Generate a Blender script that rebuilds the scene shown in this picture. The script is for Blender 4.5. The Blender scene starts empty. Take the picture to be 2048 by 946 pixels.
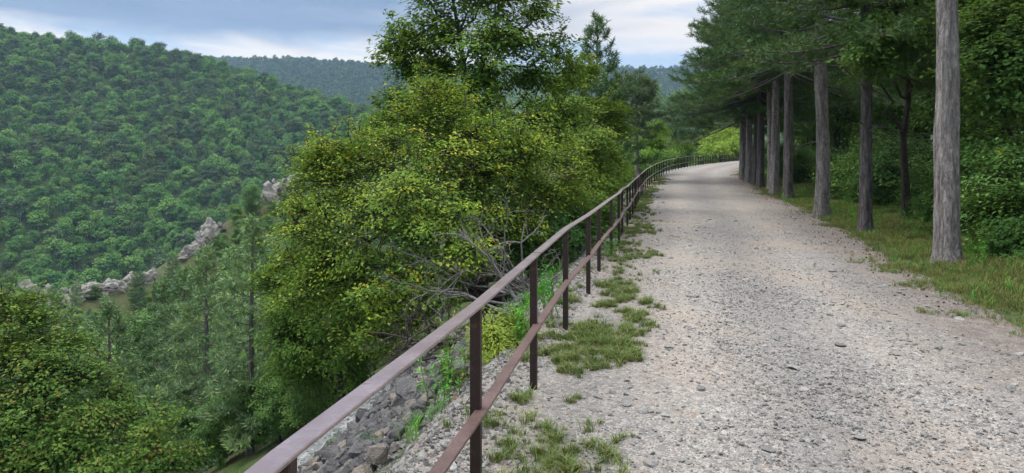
import bpy, bmesh, math
import numpy as np
from mathutils import Vector

S = bpy.context.scene
COL = S.collection
rad = math.radians
F_PX, HOR, EYE = 1420.0, 316.0, 1.7          # focal length and horizon row of the photograph (2048 px wide), eye height

# ------------------------------------------------------------------ camera
cam = bpy.data.cameras.new("camera")
cam.sensor_width = 36.0
cam.lens = 36.0 * F_PX / 2048.0
cam.shift_y = -(473.0 - HOR) / 2048.0
cam.clip_start, cam.clip_end = 0.05, 6000.0
camo = bpy.data.objects.new("camera", cam)
COL.objects.link(camo)
camo.location = (0, 0, EYE)
camo.rotation_euler = (rad(90), 0, 0)
S.camera = camo

# ------------------------------------------------------------------ world, sun, exposure
SUN_EL, SUN_ROT = rad(60), rad(-80)
S.view_settings.view_transform = 'Standard'
S.view_settings.look = 'None'
S.view_settings.gamma = 1.0
S.view_settings.exposure = 1.9
S.cycles.use_denoising = True
S.cycles.max_bounces = 8
S.cycles.diffuse_bounces = 3
S.cycles.transmission_bounces = 4
S.cycles.volume_bounces = 1


class NT:
    """small helper for writing node trees"""
    def __init__(self, tree):
        self.t = tree
        tree.nodes.clear()

    def n(self, kind, **kw):
        nd = self.t.nodes.new(kind)
        for k, v in kw.items():
            if k.startswith('i_'):
                nd.inputs[k[2:].replace('_', ' ')].default_value = v
            else:
                setattr(nd, k, v)
        return nd

    def l(self, a, b):
        self.t.links.new(a, b)

    def ramp(self, fac, stops, interp='LINEAR'):
        r = self.n('ShaderNodeValToRGB')
        r.color_ramp.interpolation = interp
        e = r.color_ramp.elements
        while len(e) < len(stops):
            e.new(0.5)
        for el, (p, c) in zip(e, stops):
            el.position = p
            el.color = (*c, 1) if len(c) == 3 else c
        if fac is not None:
            self.l(fac, r.inputs[0])
        return r.outputs[0]

    def mix(self, fac, a, b, mode='MIX'):
        m = self.n('ShaderNodeMix', data_type='RGBA', blend_type=mode)
        for sock, v in ((m.inputs[0], fac), (m.inputs[6], a), (m.inputs[7], b)):
            if hasattr(v, 'is_output'):
                self.l(v, sock)
            elif isinstance(v, (int, float)):
                sock.default_value = v
            else:
                sock.default_value = (*v, 1)
        return m.outputs[2]

    def math(self, op, a, b=0.0, c=None, clamp=False):
        m = self.n('ShaderNodeMath', operation=op, use_clamp=clamp)
        for i, v in enumerate((a, b) if c is None else (a, b, c)):
            if hasattr(v, 'is_output'):
                self.l(v, m.inputs[i])
            else:
                m.inputs[i].default_value = v
        return m.outputs[0]

    def noise(self, vec, scale, detail=4, rough=0.5, dim='3D', dist=0.0):
        n = self.n('ShaderNodeTexNoise', noise_dimensions=dim)
        n.inputs['Scale'].default_value = scale
        n.inputs['Detail'].default_value = detail
        n.inputs['Roughness'].default_value = rough
        n.inputs['Distortion'].default_value = dist
        if vec is not None:
            self.l(vec, n.inputs['Vector'])
        return n.outputs[0]

    def mapping(self, vec, scale=(1, 1, 1), loc=(0, 0, 0), rot=(0, 0, 0)):
        m = self.n('ShaderNodeMapping')
        m.inputs['Scale'].default_value = scale
        m.inputs['Location'].default_value = loc
        m.inputs['Rotation'].default_value = rot
        self.l(vec, m.inputs['Vector'])
        return m.outputs[0]


world = bpy.data.worlds.new("World")
S.world = world
world.use_nodes = True
w = NT(world.node_tree)
sky = w.n('ShaderNodeTexSky', sky_type='NISHITA')
sky.sun_disc = False
sky.sun_elevation, sky.sun_rotation = SUN_EL, SUN_ROT
tc = w.n('ShaderNodeTexCoord')
gen = tc.outputs['Generated']
sep = w.n('ShaderNodeSeparateXYZ')
w.l(gen, sep.inputs[0])
dx, dz = sep.outputs[0], sep.outputs[2]
# two cloud textures, drawn out along the horizon
n1 = w.noise(w.mapping(gen, scale=(2.2, 2.2, 9.0), loc=(3.1, 0.7, 1.4)), 1.6, 7, 0.56, dist=0.4)
n2 = w.noise(w.mapping(gen, scale=(1.0, 1.0, 4.5), loc=(0.2, 4.4, 2.3)), 5.0, 7, 0.58, dist=0.5)
# a slate-blue bank covers the left, its lower edge a little above the hills; thin bright cloud to the right
edge = w.math('MULTIPLY_ADD', w.math('ADD', dz, w.math('MULTIPLY_ADD', n2, 0.10, -0.192)), 30.0, 0.0, clamp=True)
side = w.math('ADD', w.math('MULTIPLY_ADD', dx, -2.6, 0.28), w.math('MULTIPLY_ADD', n1, 2.4, -1.2), clamp=True)
bank = w.math('MULTIPLY', edge, side)
slate = w.mix(w.math('MULTIPLY_ADD', n2, 2.6, -0.8, clamp=True), (0.36, 0.54, 0.92), (0.70, 0.90, 1.36))
thin = w.math('MULTIPLY_ADD', n1, 7.0, -3.1, clamp=True)
white = w.mix(thin, (1.45, 1.8, 2.35), (3.2, 2.8, 2.42))
cl = w.mix(bank, white, slate)
# an overcast sky lets more light through overhead than near the horizon
zen = w.math('MULTIPLY_ADD', w.math('MAXIMUM', w.math('ADD', dz, -0.2), 0.0), 5.0, 1.0)
vm = w.n('ShaderNodeVectorMath', operation='SCALE')
w.l(cl, vm.inputs[0])
w.l(zen, vm.inputs['Scale'])
skyc = w.mix(0.9, sky.outputs[0], vm.outputs[0])
bg = w.n('ShaderNodeBackground')
bg.inputs['Strength'].default_value = 0.085
w.l(skyc, bg.inputs['Color'])
wo = w.n('ShaderNodeOutputWorld')
w.l(bg.outputs[0], wo.inputs['Surface'])

sl = bpy.data.lights.new("sun", 'SUN')
sl.energy, sl.angle, sl.color = 1.15, rad(35), (1.0, 0.96, 0.90)
so = bpy.data.objects.new("sun", sl)
COL.objects.link(so)
sd = Vector((math.sin(SUN_ROT) * math.cos(SUN_EL), math.cos(SUN_ROT) * math.cos(SUN_EL), math.sin(SUN_EL)))
so.rotation_euler = (-sd).to_track_quat('-Z', 'Y').to_euler()
so.location = (0, 0, 60)

# ------------------------------------------------------------------ helpers: meshes, objects, tags
RNG = np.random.default_rng(7)


def mesh(name, V, faces, mat=None, rnd=None, smooth=False):
    """V (n,3); faces: one (m,k) index array or a list of them; rnd: a value per face"""
    if not isinstance(faces, (list, tuple)):
        faces = [faces]
    faces = [np.asarray(f, dtype=np.int32) for f in faces if len(f)]
    me = bpy.data.meshes.new(name)
    V = np.asarray(V, dtype=np.float32)
    me.vertices.add(len(V))
    me.vertices.foreach_set('co', V.ravel())
    loops = np.concatenate([f.ravel() for f in faces])
    tot = np.concatenate([np.full(len(f), f.shape[1], dtype=np.int32) for f in faces])
    st = np.zeros(len(tot), dtype=np.int32)
    st[1:] = np.cumsum(tot)[:-1]
    me.loops.add(len(loops))
    me.loops.foreach_set('vertex_index', loops)
    me.polygons.add(len(tot))
    me.polygons.foreach_set('loop_start', st)
    me.polygons.foreach_set('loop_total', tot)
    me.polygons.foreach_set('use_smooth', np.full(len(tot), smooth, dtype=bool))
    if rnd is not None:
        a = me.attributes.new('rnd', 'FLOAT', 'FACE')
        a.data.foreach_set('value', np.asarray(rnd, dtype=np.float32))
    if mat:
        me.materials.append(mat)
    me.update(calc_edges=True)
    return me


def pattr(me, name, vals):
    a = me.attributes.new(name, 'FLOAT', 'POINT')
    a.data.foreach_set('value', np.asarray(vals, dtype=np.float32))


def obj(name, me, parent=None, loc=(0, 0, 0), rot=(0, 0, 0), scale=(1, 1, 1)):
    o = bpy.data.objects.new(name, me)
    COL.objects.link(o)
    o.location, o.rotation_euler, o.scale = loc, rot, scale
    if parent:
        o.parent = parent
    return o


def tag(o, label=None, cat=None, group=None, kind=None):
    for k, v in (('label', label), ('category', cat), ('group', group), ('kind', kind)):
        if v:
            o[k] = v
    return o


def thing(name, label, cat, loc, rz=0.0, scale=1.0, group=None):
    o = obj(name, None, None, loc, (0, 0, rz), (scale,) * 3)
    o.empty_display_size = 0.2
    return tag(o, label, cat, group)


KIDS = {}


def copy_tree(root, parts, loc, rot=(0, 0, 0), scale=(1, 1, 1), label=None, group=None):
    r = root.copy()
    COL.objects.link(r)
    r.location, r.rotation_euler, r.scale = loc, rot, scale
    if label:
        r['label'] = label
    if group:
        r['group'] = group
    for p in parts:
        c = p.copy()
        COL.objects.link(c)
        c.parent = r
    return r


def P(px, py, D):
    """point of the place seen at a pixel of the photograph, D metres in front of the camera"""
    return np.array(((px - 1024.0) / F_PX * D, D, EYE - (py - HOR) / F_PX * D))


def unit(v):
    return v / np.maximum(np.linalg.norm(v, axis=-1, keepdims=True), 1e-9)


def cat(parts):
    """join (V, F) pairs into one"""
    Vs, Fs, o = [], [], 0
    for V, F in parts:
        if len(V):
            Vs.append(V)
            Fs.append(np.asarray(F) + o)
            o += len(V)
    return np.concatenate(Vs), np.concatenate(Fs)


def tubes(pts, radii, k=5):
    """N tubes at once: pts (N,m,3), radii (N,m) -> V, F (quads)"""
    pts = np.asarray(pts, float)
    radii = np.asarray(radii, float)
    N, m, _ = pts.shape
    t = np.empty_like(pts)
    t[:, 1:-1] = pts[:, 2:] - pts[:, :-2]
    t[:, 0] = pts[:, 1] - pts[:, 0]
    t[:, -1] = pts[:, -1] - pts[:, -2]
    t = unit(t)
    mean = unit(pts[:, -1] - pts[:, 0])
    ref = np.where(np.abs(mean[:, 2:3]) > 0.8, np.array([[1.0, 0.1, 0]]), np.array([[0, 0, 1.0]]))[:, None, :]
    a = unit(np.cross(t, np.broadcast_to(ref, t.shape)))
    b = np.cross(t, a)
    ang = np.arange(k) * 2 * math.pi / k
    V = pts[:, :, None, :] + radii[:, :, None, None] * (a[:, :, None, :] * np.cos(ang)[None, None, :, None] + b[:, :, None, :] * np.sin(ang)[None, None, :, None])
    idx = np.arange(N * m * k).reshape(N, m, k)
    F = np.stack([idx[:, :-1], np.roll(idx, -1, 2)[:, :-1], np.roll(idx, -1, 2)[:, 1:], idx[:, 1:]], -1)
    return V.reshape(-1, 3), F.reshape(-1, 4)


def leaves(c, nrm, dr, ln, wd, fold=0.18):
    """folded rhombic leaves: two triangles each"""
    nrm = unit(nrm)
    dr = unit(dr - nrm * np.sum(dr * nrm, -1, keepdims=True))
    sd_ = np.cross(nrm, dr)
    ln = np.broadcast_to(np.asarray(ln, float), (len(c),))[:, None]
    wd = np.broadcast_to(np.asarray(wd, float), (len(c),))[:, None]
    v0 = c - dr * ln * 0.5
    v2 = c + dr * ln * 0.5
    m_ = c - dr * ln * 0.06 + nrm * wd * fold
    V = np.stack([v0, m_ + sd_ * wd * 0.5, v2, m_ - sd_ * wd * 0.5], 1).reshape(-1, 3)
    b = np.arange(len(c))[:, None] * 4
    F = np.stack([np.hstack([b, b + 2, b + 1]), np.hstack([b, b + 3, b + 2])], 1).reshape(-1, 3)
    return V, F


def _h(ix, iy, s):
    v = np.sin(ix * 127.1 + iy * 311.7 + s * 74.7) * 43758.5453
    return v - np.floor(v)


def vnoise(x, y, s=0):
    ix, iy = np.floor(x), np.floor(y)
    fx, fy = x - ix, y - iy
    fx, fy = fx * fx * (3 - 2 * fx), fy * fy * (3 - 2 * fy)
    return ((_h(ix, iy, s) * (1 - fx) + _h(ix + 1, iy, s) * fx) * (1 - fy) + (_h(ix, iy + 1, s) * (1 - fx) + _h(ix + 1, iy + 1, s) * fx) * fy)


def fbm(x, y, s=0, o=4):
    r, a, f = 0, 0.5, 1.0
    for i in range(o):
        r = r + a * (vnoise(x * f, y * f, s + i * 3.1) - 0.5)
        a, f = a * 0.5, f * 2.03
    return r


# ------------------------------------------------------------------ the lie of the land
FY = np.array([-40, -10, 0, 1.58, 3.4, 5.2, 7.0, 8.75, 10.4, 12, 13.7, 15.4, 17, 23, 29, 36, 44, 52.6, 67.6, 85, 103, 120, 140, 170])
FX = np.array([-8.4, -2.72, -0.82, -0.52, -0.18, 0.165, 0.53, 0.93, 1.28, 1.63, 2.01, 2.37, 2.72, 3.98, 5.22, 6.8, 8.95, 11.6, 17.4, 24.8, 32.8, 41.5, 54, 76])
RY = np.array([-40, 0, 6.3, 7.45, 9.9, 13.1, 18, 28.7, 40, 54, 67, 85, 103, 120, 140, 170])
RX = np.array([-3.6, 3.2, 4.4, 4.72, 5.35, 6.35, 7.75, 10.5, 13.2, 17.0, 22.3, 29.5, 38, 47, 60, 82])
ZY = np.array([-40, 0, 20, 30, 36, 44, 52.6, 67.6, 85, 103, 130, 170])
ZZ = np.array([0, 0, 0, 0.03, 0.12, 0.34, 0.6, 0.91, 1.1, 1.26, 1.6, 2.2])


def smooth_interp(y, Y, Z, k=1.2):
    """smooth curve through the table: cubic Hermite with averaged slopes"""
    y = np.clip(np.asarray(y, float), Y[0], Y[-1])
    d = np.diff(Z) / np.diff(Y)
    m = np.concatenate([[d[0]], (d[:-1] + d[1:]) / 2, [d[-1]]])
    i = np.clip(np.searchsorted(Y, y) - 1, 0, len(Y) - 2)
    h = Y[i + 1] - Y[i]
    t = (y - Y[i]) / h
    return ((1 + 2 * t) * (1 - t) ** 2 * Z[i] + t * (1 - t) ** 2 * h * m[i] + t * t * (3 - 2 * t) * Z[i + 1] + t * t * (t - 1) * h * m[i + 1])


xf = lambda y: smooth_interp(np.asarray(y, float), FY, FX, 0.8)
xr = lambda y: smooth_interp(np.asarray(y, float), RY, RX, 1.5)
zp = lambda y: smooth_interp(np.asarray(y, float), ZY, ZZ, 3.0)


def lat(x, y):
    """distance to the left of the fence line"""
    k = (xf(y + 0.5) - xf(y - 0.5))
    return (xf(y) - x) / np.sqrt(1 + k * k)


def near_line(x, y, pts):
    """distance to a polyline in plan and its height at the nearest point"""
    pts = np.asarray(pts, float)
    best = np.full(np.shape(x), 1e9)
    zz = np.zeros(np.shape(x))
    for a, b in zip(pts[:-1], pts[1:]):
        d = b[:2] - a[:2]
        t = np.clip(((x - a[0]) * d[0] + (y - a[1]) * d[1]) / (d @ d), 0, 1)
        r = np.hypot(x - a[0] - t * d[0], y - a[1] - t * d[1])
        hit = r < best
        best = np.where(hit, r, best)
        zz = np.where(hit, a[2] + t * (b[2] - a[2]), zz)
    return best, zz


SPUR = np.array([(-150, 62, -60), (-95, 82, -36), P(30, 590, 95), P(60, 588, 97), P(195, 580, 101), P(290, 556, 106), P(390, 500, 112),
                 P(425, 462, 116), P(500, 415, 121), P(560, 378, 126), P(660, 345, 132), (0, 150, 2.5), (40, 165, 5), (120, 185, 8), (260, 200, 12)])
HILL = np.array([P(-1500, -200, 330), P(-600, -10, 410), P(-200, 42, 455), P(0, 62, 480), P(100, 74, 490), P(200, 84, 500), P(300, 97, 510), P(360, 110, 515),
                 P(420, 128, 515), P(480, 146, 512), P(560, 171, 505), P(640, 195, 490), P(730, 222, 470), P(830, 270, 450), P(950, 360, 430)])
HILL[:, 2] -= 5.5
FAR = np.array([P(-900, 60, 1300), P(-100, 110, 1500), P(440, 118, 1550), P(600, 121, 1500), P(700, 128, 1480), P(780, 134, 1480), P(1000, 120, 1480),
                P(1250, 139, 1450), P(1340, 138, 1420), P(1600, 118, 1350), P(2200, 60, 1200)])
FAR[:, 2] -= 6.0


def ridge(x, y, pts, slope, rnd_):
    """height of a hill whose crest follows a polyline: the highest of the flanks of its pieces"""
    pts = np.asarray(pts, float)
    best = np.full(np.shape(x), -1e9)
    for a, b in zip(pts[:-1], pts[1:]):
        d = b[:2] - a[:2]
        t = np.clip(((x - a[0]) * d[0] + (y - a[1]) * d[1]) / (d @ d), 0, 1)
        r = np.hypot(x - a[0] - t * d[0], y - a[1] - t * d[1])
        best = np.maximum(best, a[2] + t * (b[2] - a[2]) - slope * (np.sqrt(r ** 2 + rnd_ ** 2) - rnd_))
    return best


def smax(a, b, k):
    h = np.clip(0.5 + 0.5 * (a - b) / k, 0, 1)
    return b + (a - b) * h + k * h * (1 - h)


def zt(x, y):
    x = np.asarray(x, float)
    y = np.asarray(y, float)
    yc = np.clip(y, -40, 165)
    s = lat(x, yc)
    z0 = zp(yc)
    e = np.maximum(0, s - 0.5)
    zl = z0 - 0.70 * np.minimum(e, 5.5) - 0.60 * np.maximum(e - 5.5, 0)
    zl = zl + np.clip(e / 3, 0, 1) * fbm(x * 0.25, y * 0.25, 1) * 0.9 + np.clip(e - 8, 0, 30) / 30 * fbm(x * 0.05, y * 0.05, 2) * 9
    wr = np.maximum(0, x - xr(yc))
    zr_ = z0 + 0.02 * np.minimum(wr, 4) + np.clip(wr - 3.5, 0, 60) * 0.035 + fbm(x * 0.5, y * 0.5, 5) * 0.16 * np.clip(wr, 0, 1)
    zn = np.where(s > 0, zl, zr_)
    zn = np.where(y > 130, np.minimum(zn, zn - (y - 130) * 0.04 * (s > 0)), zn)
    dS, zS = near_line(x, y, SPUR)
    zs = ridge(x, y, SPUR, 0.72, 0.8) + fbm(x * 0.12, y * 0.12, 8) * 3.0 * np.clip(dS / 8, 0, 1)
    z = smax(zn, np.where(s > 1.0, zs, -200), 1.0)
    z = np.where(s > 1.0, z, zn)
    far = np.clip((np.hypot(x, y) - 170) / 60, 0, 1)
    z = np.where((s <= 1.0), z - far * 0.12 * np.maximum(np.hypot(x, y) - 170, 0), z)
    dH, zH = near_line(x, y, HILL)
    zh = ridge(x, y, HILL, 0.50, 18) + fbm(x * 0.012, y * 0.012, 11) * 22 * np.clip(dH / 60, 0, 1)
    dF, zF = near_line(x, y, FAR)
    zf = ridge(x, y, FAR, 0.34, 40) + fbm(x * 0.004, y * 0.004, 13) * 60 * np.clip(dF / 150, 0, 1)
    z = smax(z, zh, 2.0)
    z = smax(z, zf, 4.0)
    return np.maximum(z, -66.0 + fbm(x * 0.03, y * 0.03, 17) * 2)


# ------------------------------------------------------------------ materials
def material(name):
    m = bpy.data.materials.new(name)
    m.use_nodes = True
    return m, NT(m.node_tree)


def finish(t, shader, disp=None):
    o = t.n('ShaderNodeOutputMaterial')
    t.l(shader, o.inputs['Surface'])


def principled(t, color, rough=0.7, spec=0.3, bump=None, bstr=0.3, bdist=0.02, metal=0.0):
    p = t.n('ShaderNodeBsdfPrincipled')
    if hasattr(color, 'is_output'):
        t.l(color, p.inputs['Base Color'])
    else:
        p.inputs['Base Color'].default_value = (*color, 1)
    if hasattr(rough, 'is_output'):
        t.l(rough, p.inputs['Roughness'])
    else:
        p.inputs['Roughness'].default_value = rough
    p.inputs['Specular IOR Level'].default_value = spec
    p.inputs['Metallic'].default_value = metal
    if bump is not None:
        b = t.n('ShaderNodeBump')
        b.inputs['Strength'].default_value = bstr
        b.inputs['Distance'].default_value = bdist
        t.l(bump, b.inputs['Height'])
        t.l(b.outputs[0], p.inputs['Normal'])
    return p.outputs[0]


def leaf_mat(name, stops, trans=0.3, rough=0.6, spec=0.12, vary=0.25):
    """stops: leaf colours picked by the value each leaf carries; whole plants differ a little in tone"""
    m, t = material(name)
    a = t.n('ShaderNodeAttribute', attribute_name='rnd')
    c = t.ramp(a.outputs['Fac'], stops)
    oi = t.n('ShaderNodeObjectInfo')
    h = t.n('ShaderNodeHueSaturation')
    t.l(t.math('MULTIPLY_ADD', oi.outputs['Random'], -0.035, 0.5175), h.inputs['Hue'])
    t.l(t.math('MULTIPLY_ADD', oi.outputs['Random'], vary, 1 - vary / 2), h.inputs['Value'])
    t.l(c, h.inputs['Color'])
    p = principled(t, h.outputs[0], rough, spec)
    if trans > 0:
        tr = t.n('ShaderNodeBsdfTranslucent')
        t.l(t.mix(0.35, h.outputs[0], (0.20, 0.24, 0.02)), tr.inputs['Color'])
        mx = t.n('ShaderNodeMixShader')
        mx.inputs[0].default_value = trans
        t.l(p, mx.inputs[1])
        t.l(tr.outputs[0], mx.inputs[2])
        p = mx.outputs[0]
    finish(t, p)
    return m


M = {}
M['plum_leaf'] = leaf_mat('plum_leaf', [(0, (0.056, 0.129, 0.029)), (0.4, (0.142, 0.263, 0.038)), (0.72, (0.282, 0.413, 0.046)), (0.93, (0.469, 0.504, 0.053)), (1, (0.450, 0.291, 0.072))], 0.32)
M['ash_leaf'] = leaf_mat('ash_leaf', [(0, (0.078, 0.143, 0.025)), (0.6, (0.164, 0.267, 0.034)), (1, (0.299, 0.396, 0.047))], 0.32)
M['hornbeam_leaf'] = leaf_mat('hornbeam_leaf', [(0, (0.075, 0.147, 0.024)), (0.6, (0.157, 0.261, 0.035)), (0.92, (0.282, 0.349, 0.044)), (1, (0.397, 0.297, 0.052))], 0.32)
M['oak_leaf'] = leaf_mat('oak_leaf', [(0, (0.050, 0.123, 0.029)), (0.5, (0.111, 0.216, 0.036)), (0.82, (0.191, 0.276, 0.043)), (1, (0.279, 0.235, 0.070))], 0.3)
M['forest_leaf'] = leaf_mat('forest_leaf', [(0, (0.045, 0.104, 0.026)), (0.6, (0.085, 0.183, 0.039)), (0.97, (0.149, 0.272, 0.051)), (1, (0.435, 0.375, 0.039))], 0.42)
M['bright_leaf'] = leaf_mat('bright_leaf', [(0, (0.176, 0.299, 0.037)), (1, (0.331, 0.468, 0.060))], 0.35)
M['fern_leaf'] = leaf_mat('fern_leaf', [(0, (0.127, 0.211, 0.034)), (1, (0.288, 0.371, 0.050))], 0.35)
M['slope_leaf'] = leaf_mat('slope_leaf', [(0, (0.074, 0.165, 0.051)), (0.6, (0.141, 0.279, 0.067)), (1, (0.253, 0.373, 0.083))], 0.28, vary=0.75)
M['hill_leaf'] = leaf_mat('hill_leaf', [(0, (0.067, 0.168, 0.040)), (0.6, (0.124, 0.272, 0.052)), (1, (0.187, 0.346, 0.064))], 0.22, vary=0.5)
M['hill_dark_leaf'] = leaf_mat('hill_dark_leaf', [(0, (0.045, 0.097, 0.043)), (1, (0.112, 0.182, 0.068))], 0.15, vary=0.5)
M['hill_light_leaf'] = leaf_mat('hill_light_leaf', [(0, (0.052, 0.101, 0.028)), (1, (0.120, 0.175, 0.046))], 0.25, vary=0.5)
M['far_leaf'] = leaf_mat('far_leaf', [(0, (0.045, 0.090, 0.022)), (1, (0.113, 0.175, 0.036))], 0.0, vary=0.6)
M['needle'] = leaf_mat('needle', [(0, (0.037, 0.085, 0.031)), (0.6, (0.073, 0.150, 0.039)), (0.94, (0.129, 0.226, 0.051)), (1, (0.279, 0.163, 0.067))], 0.15, 0.5, 0.2, vary=0.2)
M['pale_needle'] = leaf_mat('pale_needle', [(0, (0.089, 0.139, 0.072)), (0.7, (0.153, 0.213, 0.089)), (1, (0.224, 0.267, 0.099))], 0.18, vary=0.3)
M['slope_needle'] = leaf_mat('slope_needle', [(0, (0.095, 0.169, 0.086)), (0.7, (0.175, 0.278, 0.116)), (0.97, (0.263, 0.362, 0.139)), (1, (0.410, 0.272, 0.129))], 0.15, vary=0.75)
M['grass'] = leaf_mat('grass', [(0, (0.051, 0.204, 0.024)), (0.55, (0.094, 0.335, 0.036)), (0.85, (0.145, 0.403, 0.053)), (1, (0.252, 0.467, 0.133))], 0.3, vary=0.3)
M['dry_grass'] = leaf_mat('dry_grass', [(0, (0.061, 0.117, 0.026)), (0.45, (0.116, 0.179, 0.039)), (0.75, (0.206, 0.220, 0.073)), (1, (0.303, 0.206, 0.091))], 0.25, vary=0.4)
M['cone'] = leaf_mat('cone', [(0, (0.075, 0.048, 0.035)), (1, (0.13, 0.085, 0.06))], 0.0)


def bark_mat(name, c_dark, c_mid, c_light, sc=9.0, stretch=0.22, bd=0.03):
    """flaky plates between upright fissures"""
    m, t = material(name)
    co = t.n('ShaderNodeTexCoord').outputs['Object']
    warp = t.n('ShaderNodeTexNoise')
    warp.inputs['Scale'].default_value = sc * 0.35
    warp.inputs['Detail'].default_value = 4
    t.l(co, warp.inputs['Vector'])
    wv = t.n('ShaderNodeVectorMath', operation='MULTIPLY_ADD')
    t.l(warp.outputs['Color'], wv.inputs[0])
    wv.inputs[1].default_value = (1.6 / sc, 1.6 / sc, 6.0 / sc)
    t.l(co, wv.inputs[2])
    mp = t.mapping(wv.outputs[0], scale=(1, 1, stretch))
    v = t.n('ShaderNodeTexVoronoi', feature='DISTANCE_TO_EDGE')
    v.inputs['Scale'].default_value = sc
    t.l(mp, v.inputs['Vector'])
    fis = t.noise(t.mapping(co, scale=(1, 1, stretch * 0.55)), sc * 1.1, 6, 0.72, dist=0.6)
    fine = t.noise(t.mapping(co, scale=(1, 1, 0.45)), sc * 4.5, 5, 0.7)
    crack = t.math('ADD', t.math('MULTIPLY_ADD', v.outputs['Distance'], 0.9, -1.12), t.math('MULTIPLY', fis, 3.3), clamp=True)
    v2 = t.n('ShaderNodeTexVoronoi')
    v2.inputs['Scale'].default_value = sc * 1.6
    t.l(mp, v2.inputs['Vector'])
    sc_ = t.n('ShaderNodeSeparateColor')
    t.l(v2.outputs['Color'], sc_.inputs[0])
    base = t.mix(t.math('MULTIPLY_ADD', fine, 2.2, -0.6, clamp=True), c_mid, c_light)
    base = t.mix(t.math('MULTIPLY', sc_.outputs[0], 0.55), base, c_mid)
    big = t.noise(t.mapping(co, scale=(1, 1, 0.5)), 1.7, 4)
    base = t.mix(t.math('MULTIPLY_ADD', big, 2.4, -0.9, clamp=True), base, t.mix(0.6, base, c_mid))
    col = t.mix(crack, c_dark, base)
    h = t.math('ADD', crack, t.math('MULTIPLY', fine, 0.5))
    finish(t, principled(t, col, 0.88, 0.15, h, 0.9, bd))
    return m


M['pine_bark'] = bark_mat('pine_bark', (0.095, 0.080, 0.070), (0.265, 0.232, 0.208), (0.52, 0.475, 0.435), 17.0, 0.34, 0.03)
M['dark_bark'] = bark_mat('dark_bark', (0.040, 0.034, 0.031), (0.125, 0.107, 0.10), (0.26, 0.23, 0.215), 17.0, 0.34, 0.03)
M['wood'] = bark_mat('wood', (0.025, 0.02, 0.016), (0.06, 0.05, 0.04), (0.13, 0.115, 0.095), 22.0, 0.3, 0.01)
M['grey_wood'] = bark_mat('grey_wood', (0.09, 0.082, 0.07), (0.21, 0.195, 0.17), (0.34, 0.32, 0.28), 25.0, 0.25, 0.008)
M['slope_bark'] = bark_mat('slope_bark', (0.07, 0.062, 0.055), (0.18, 0.16, 0.145), (0.30, 0.275, 0.25), 8.0, 0.25, 0.02)


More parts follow.
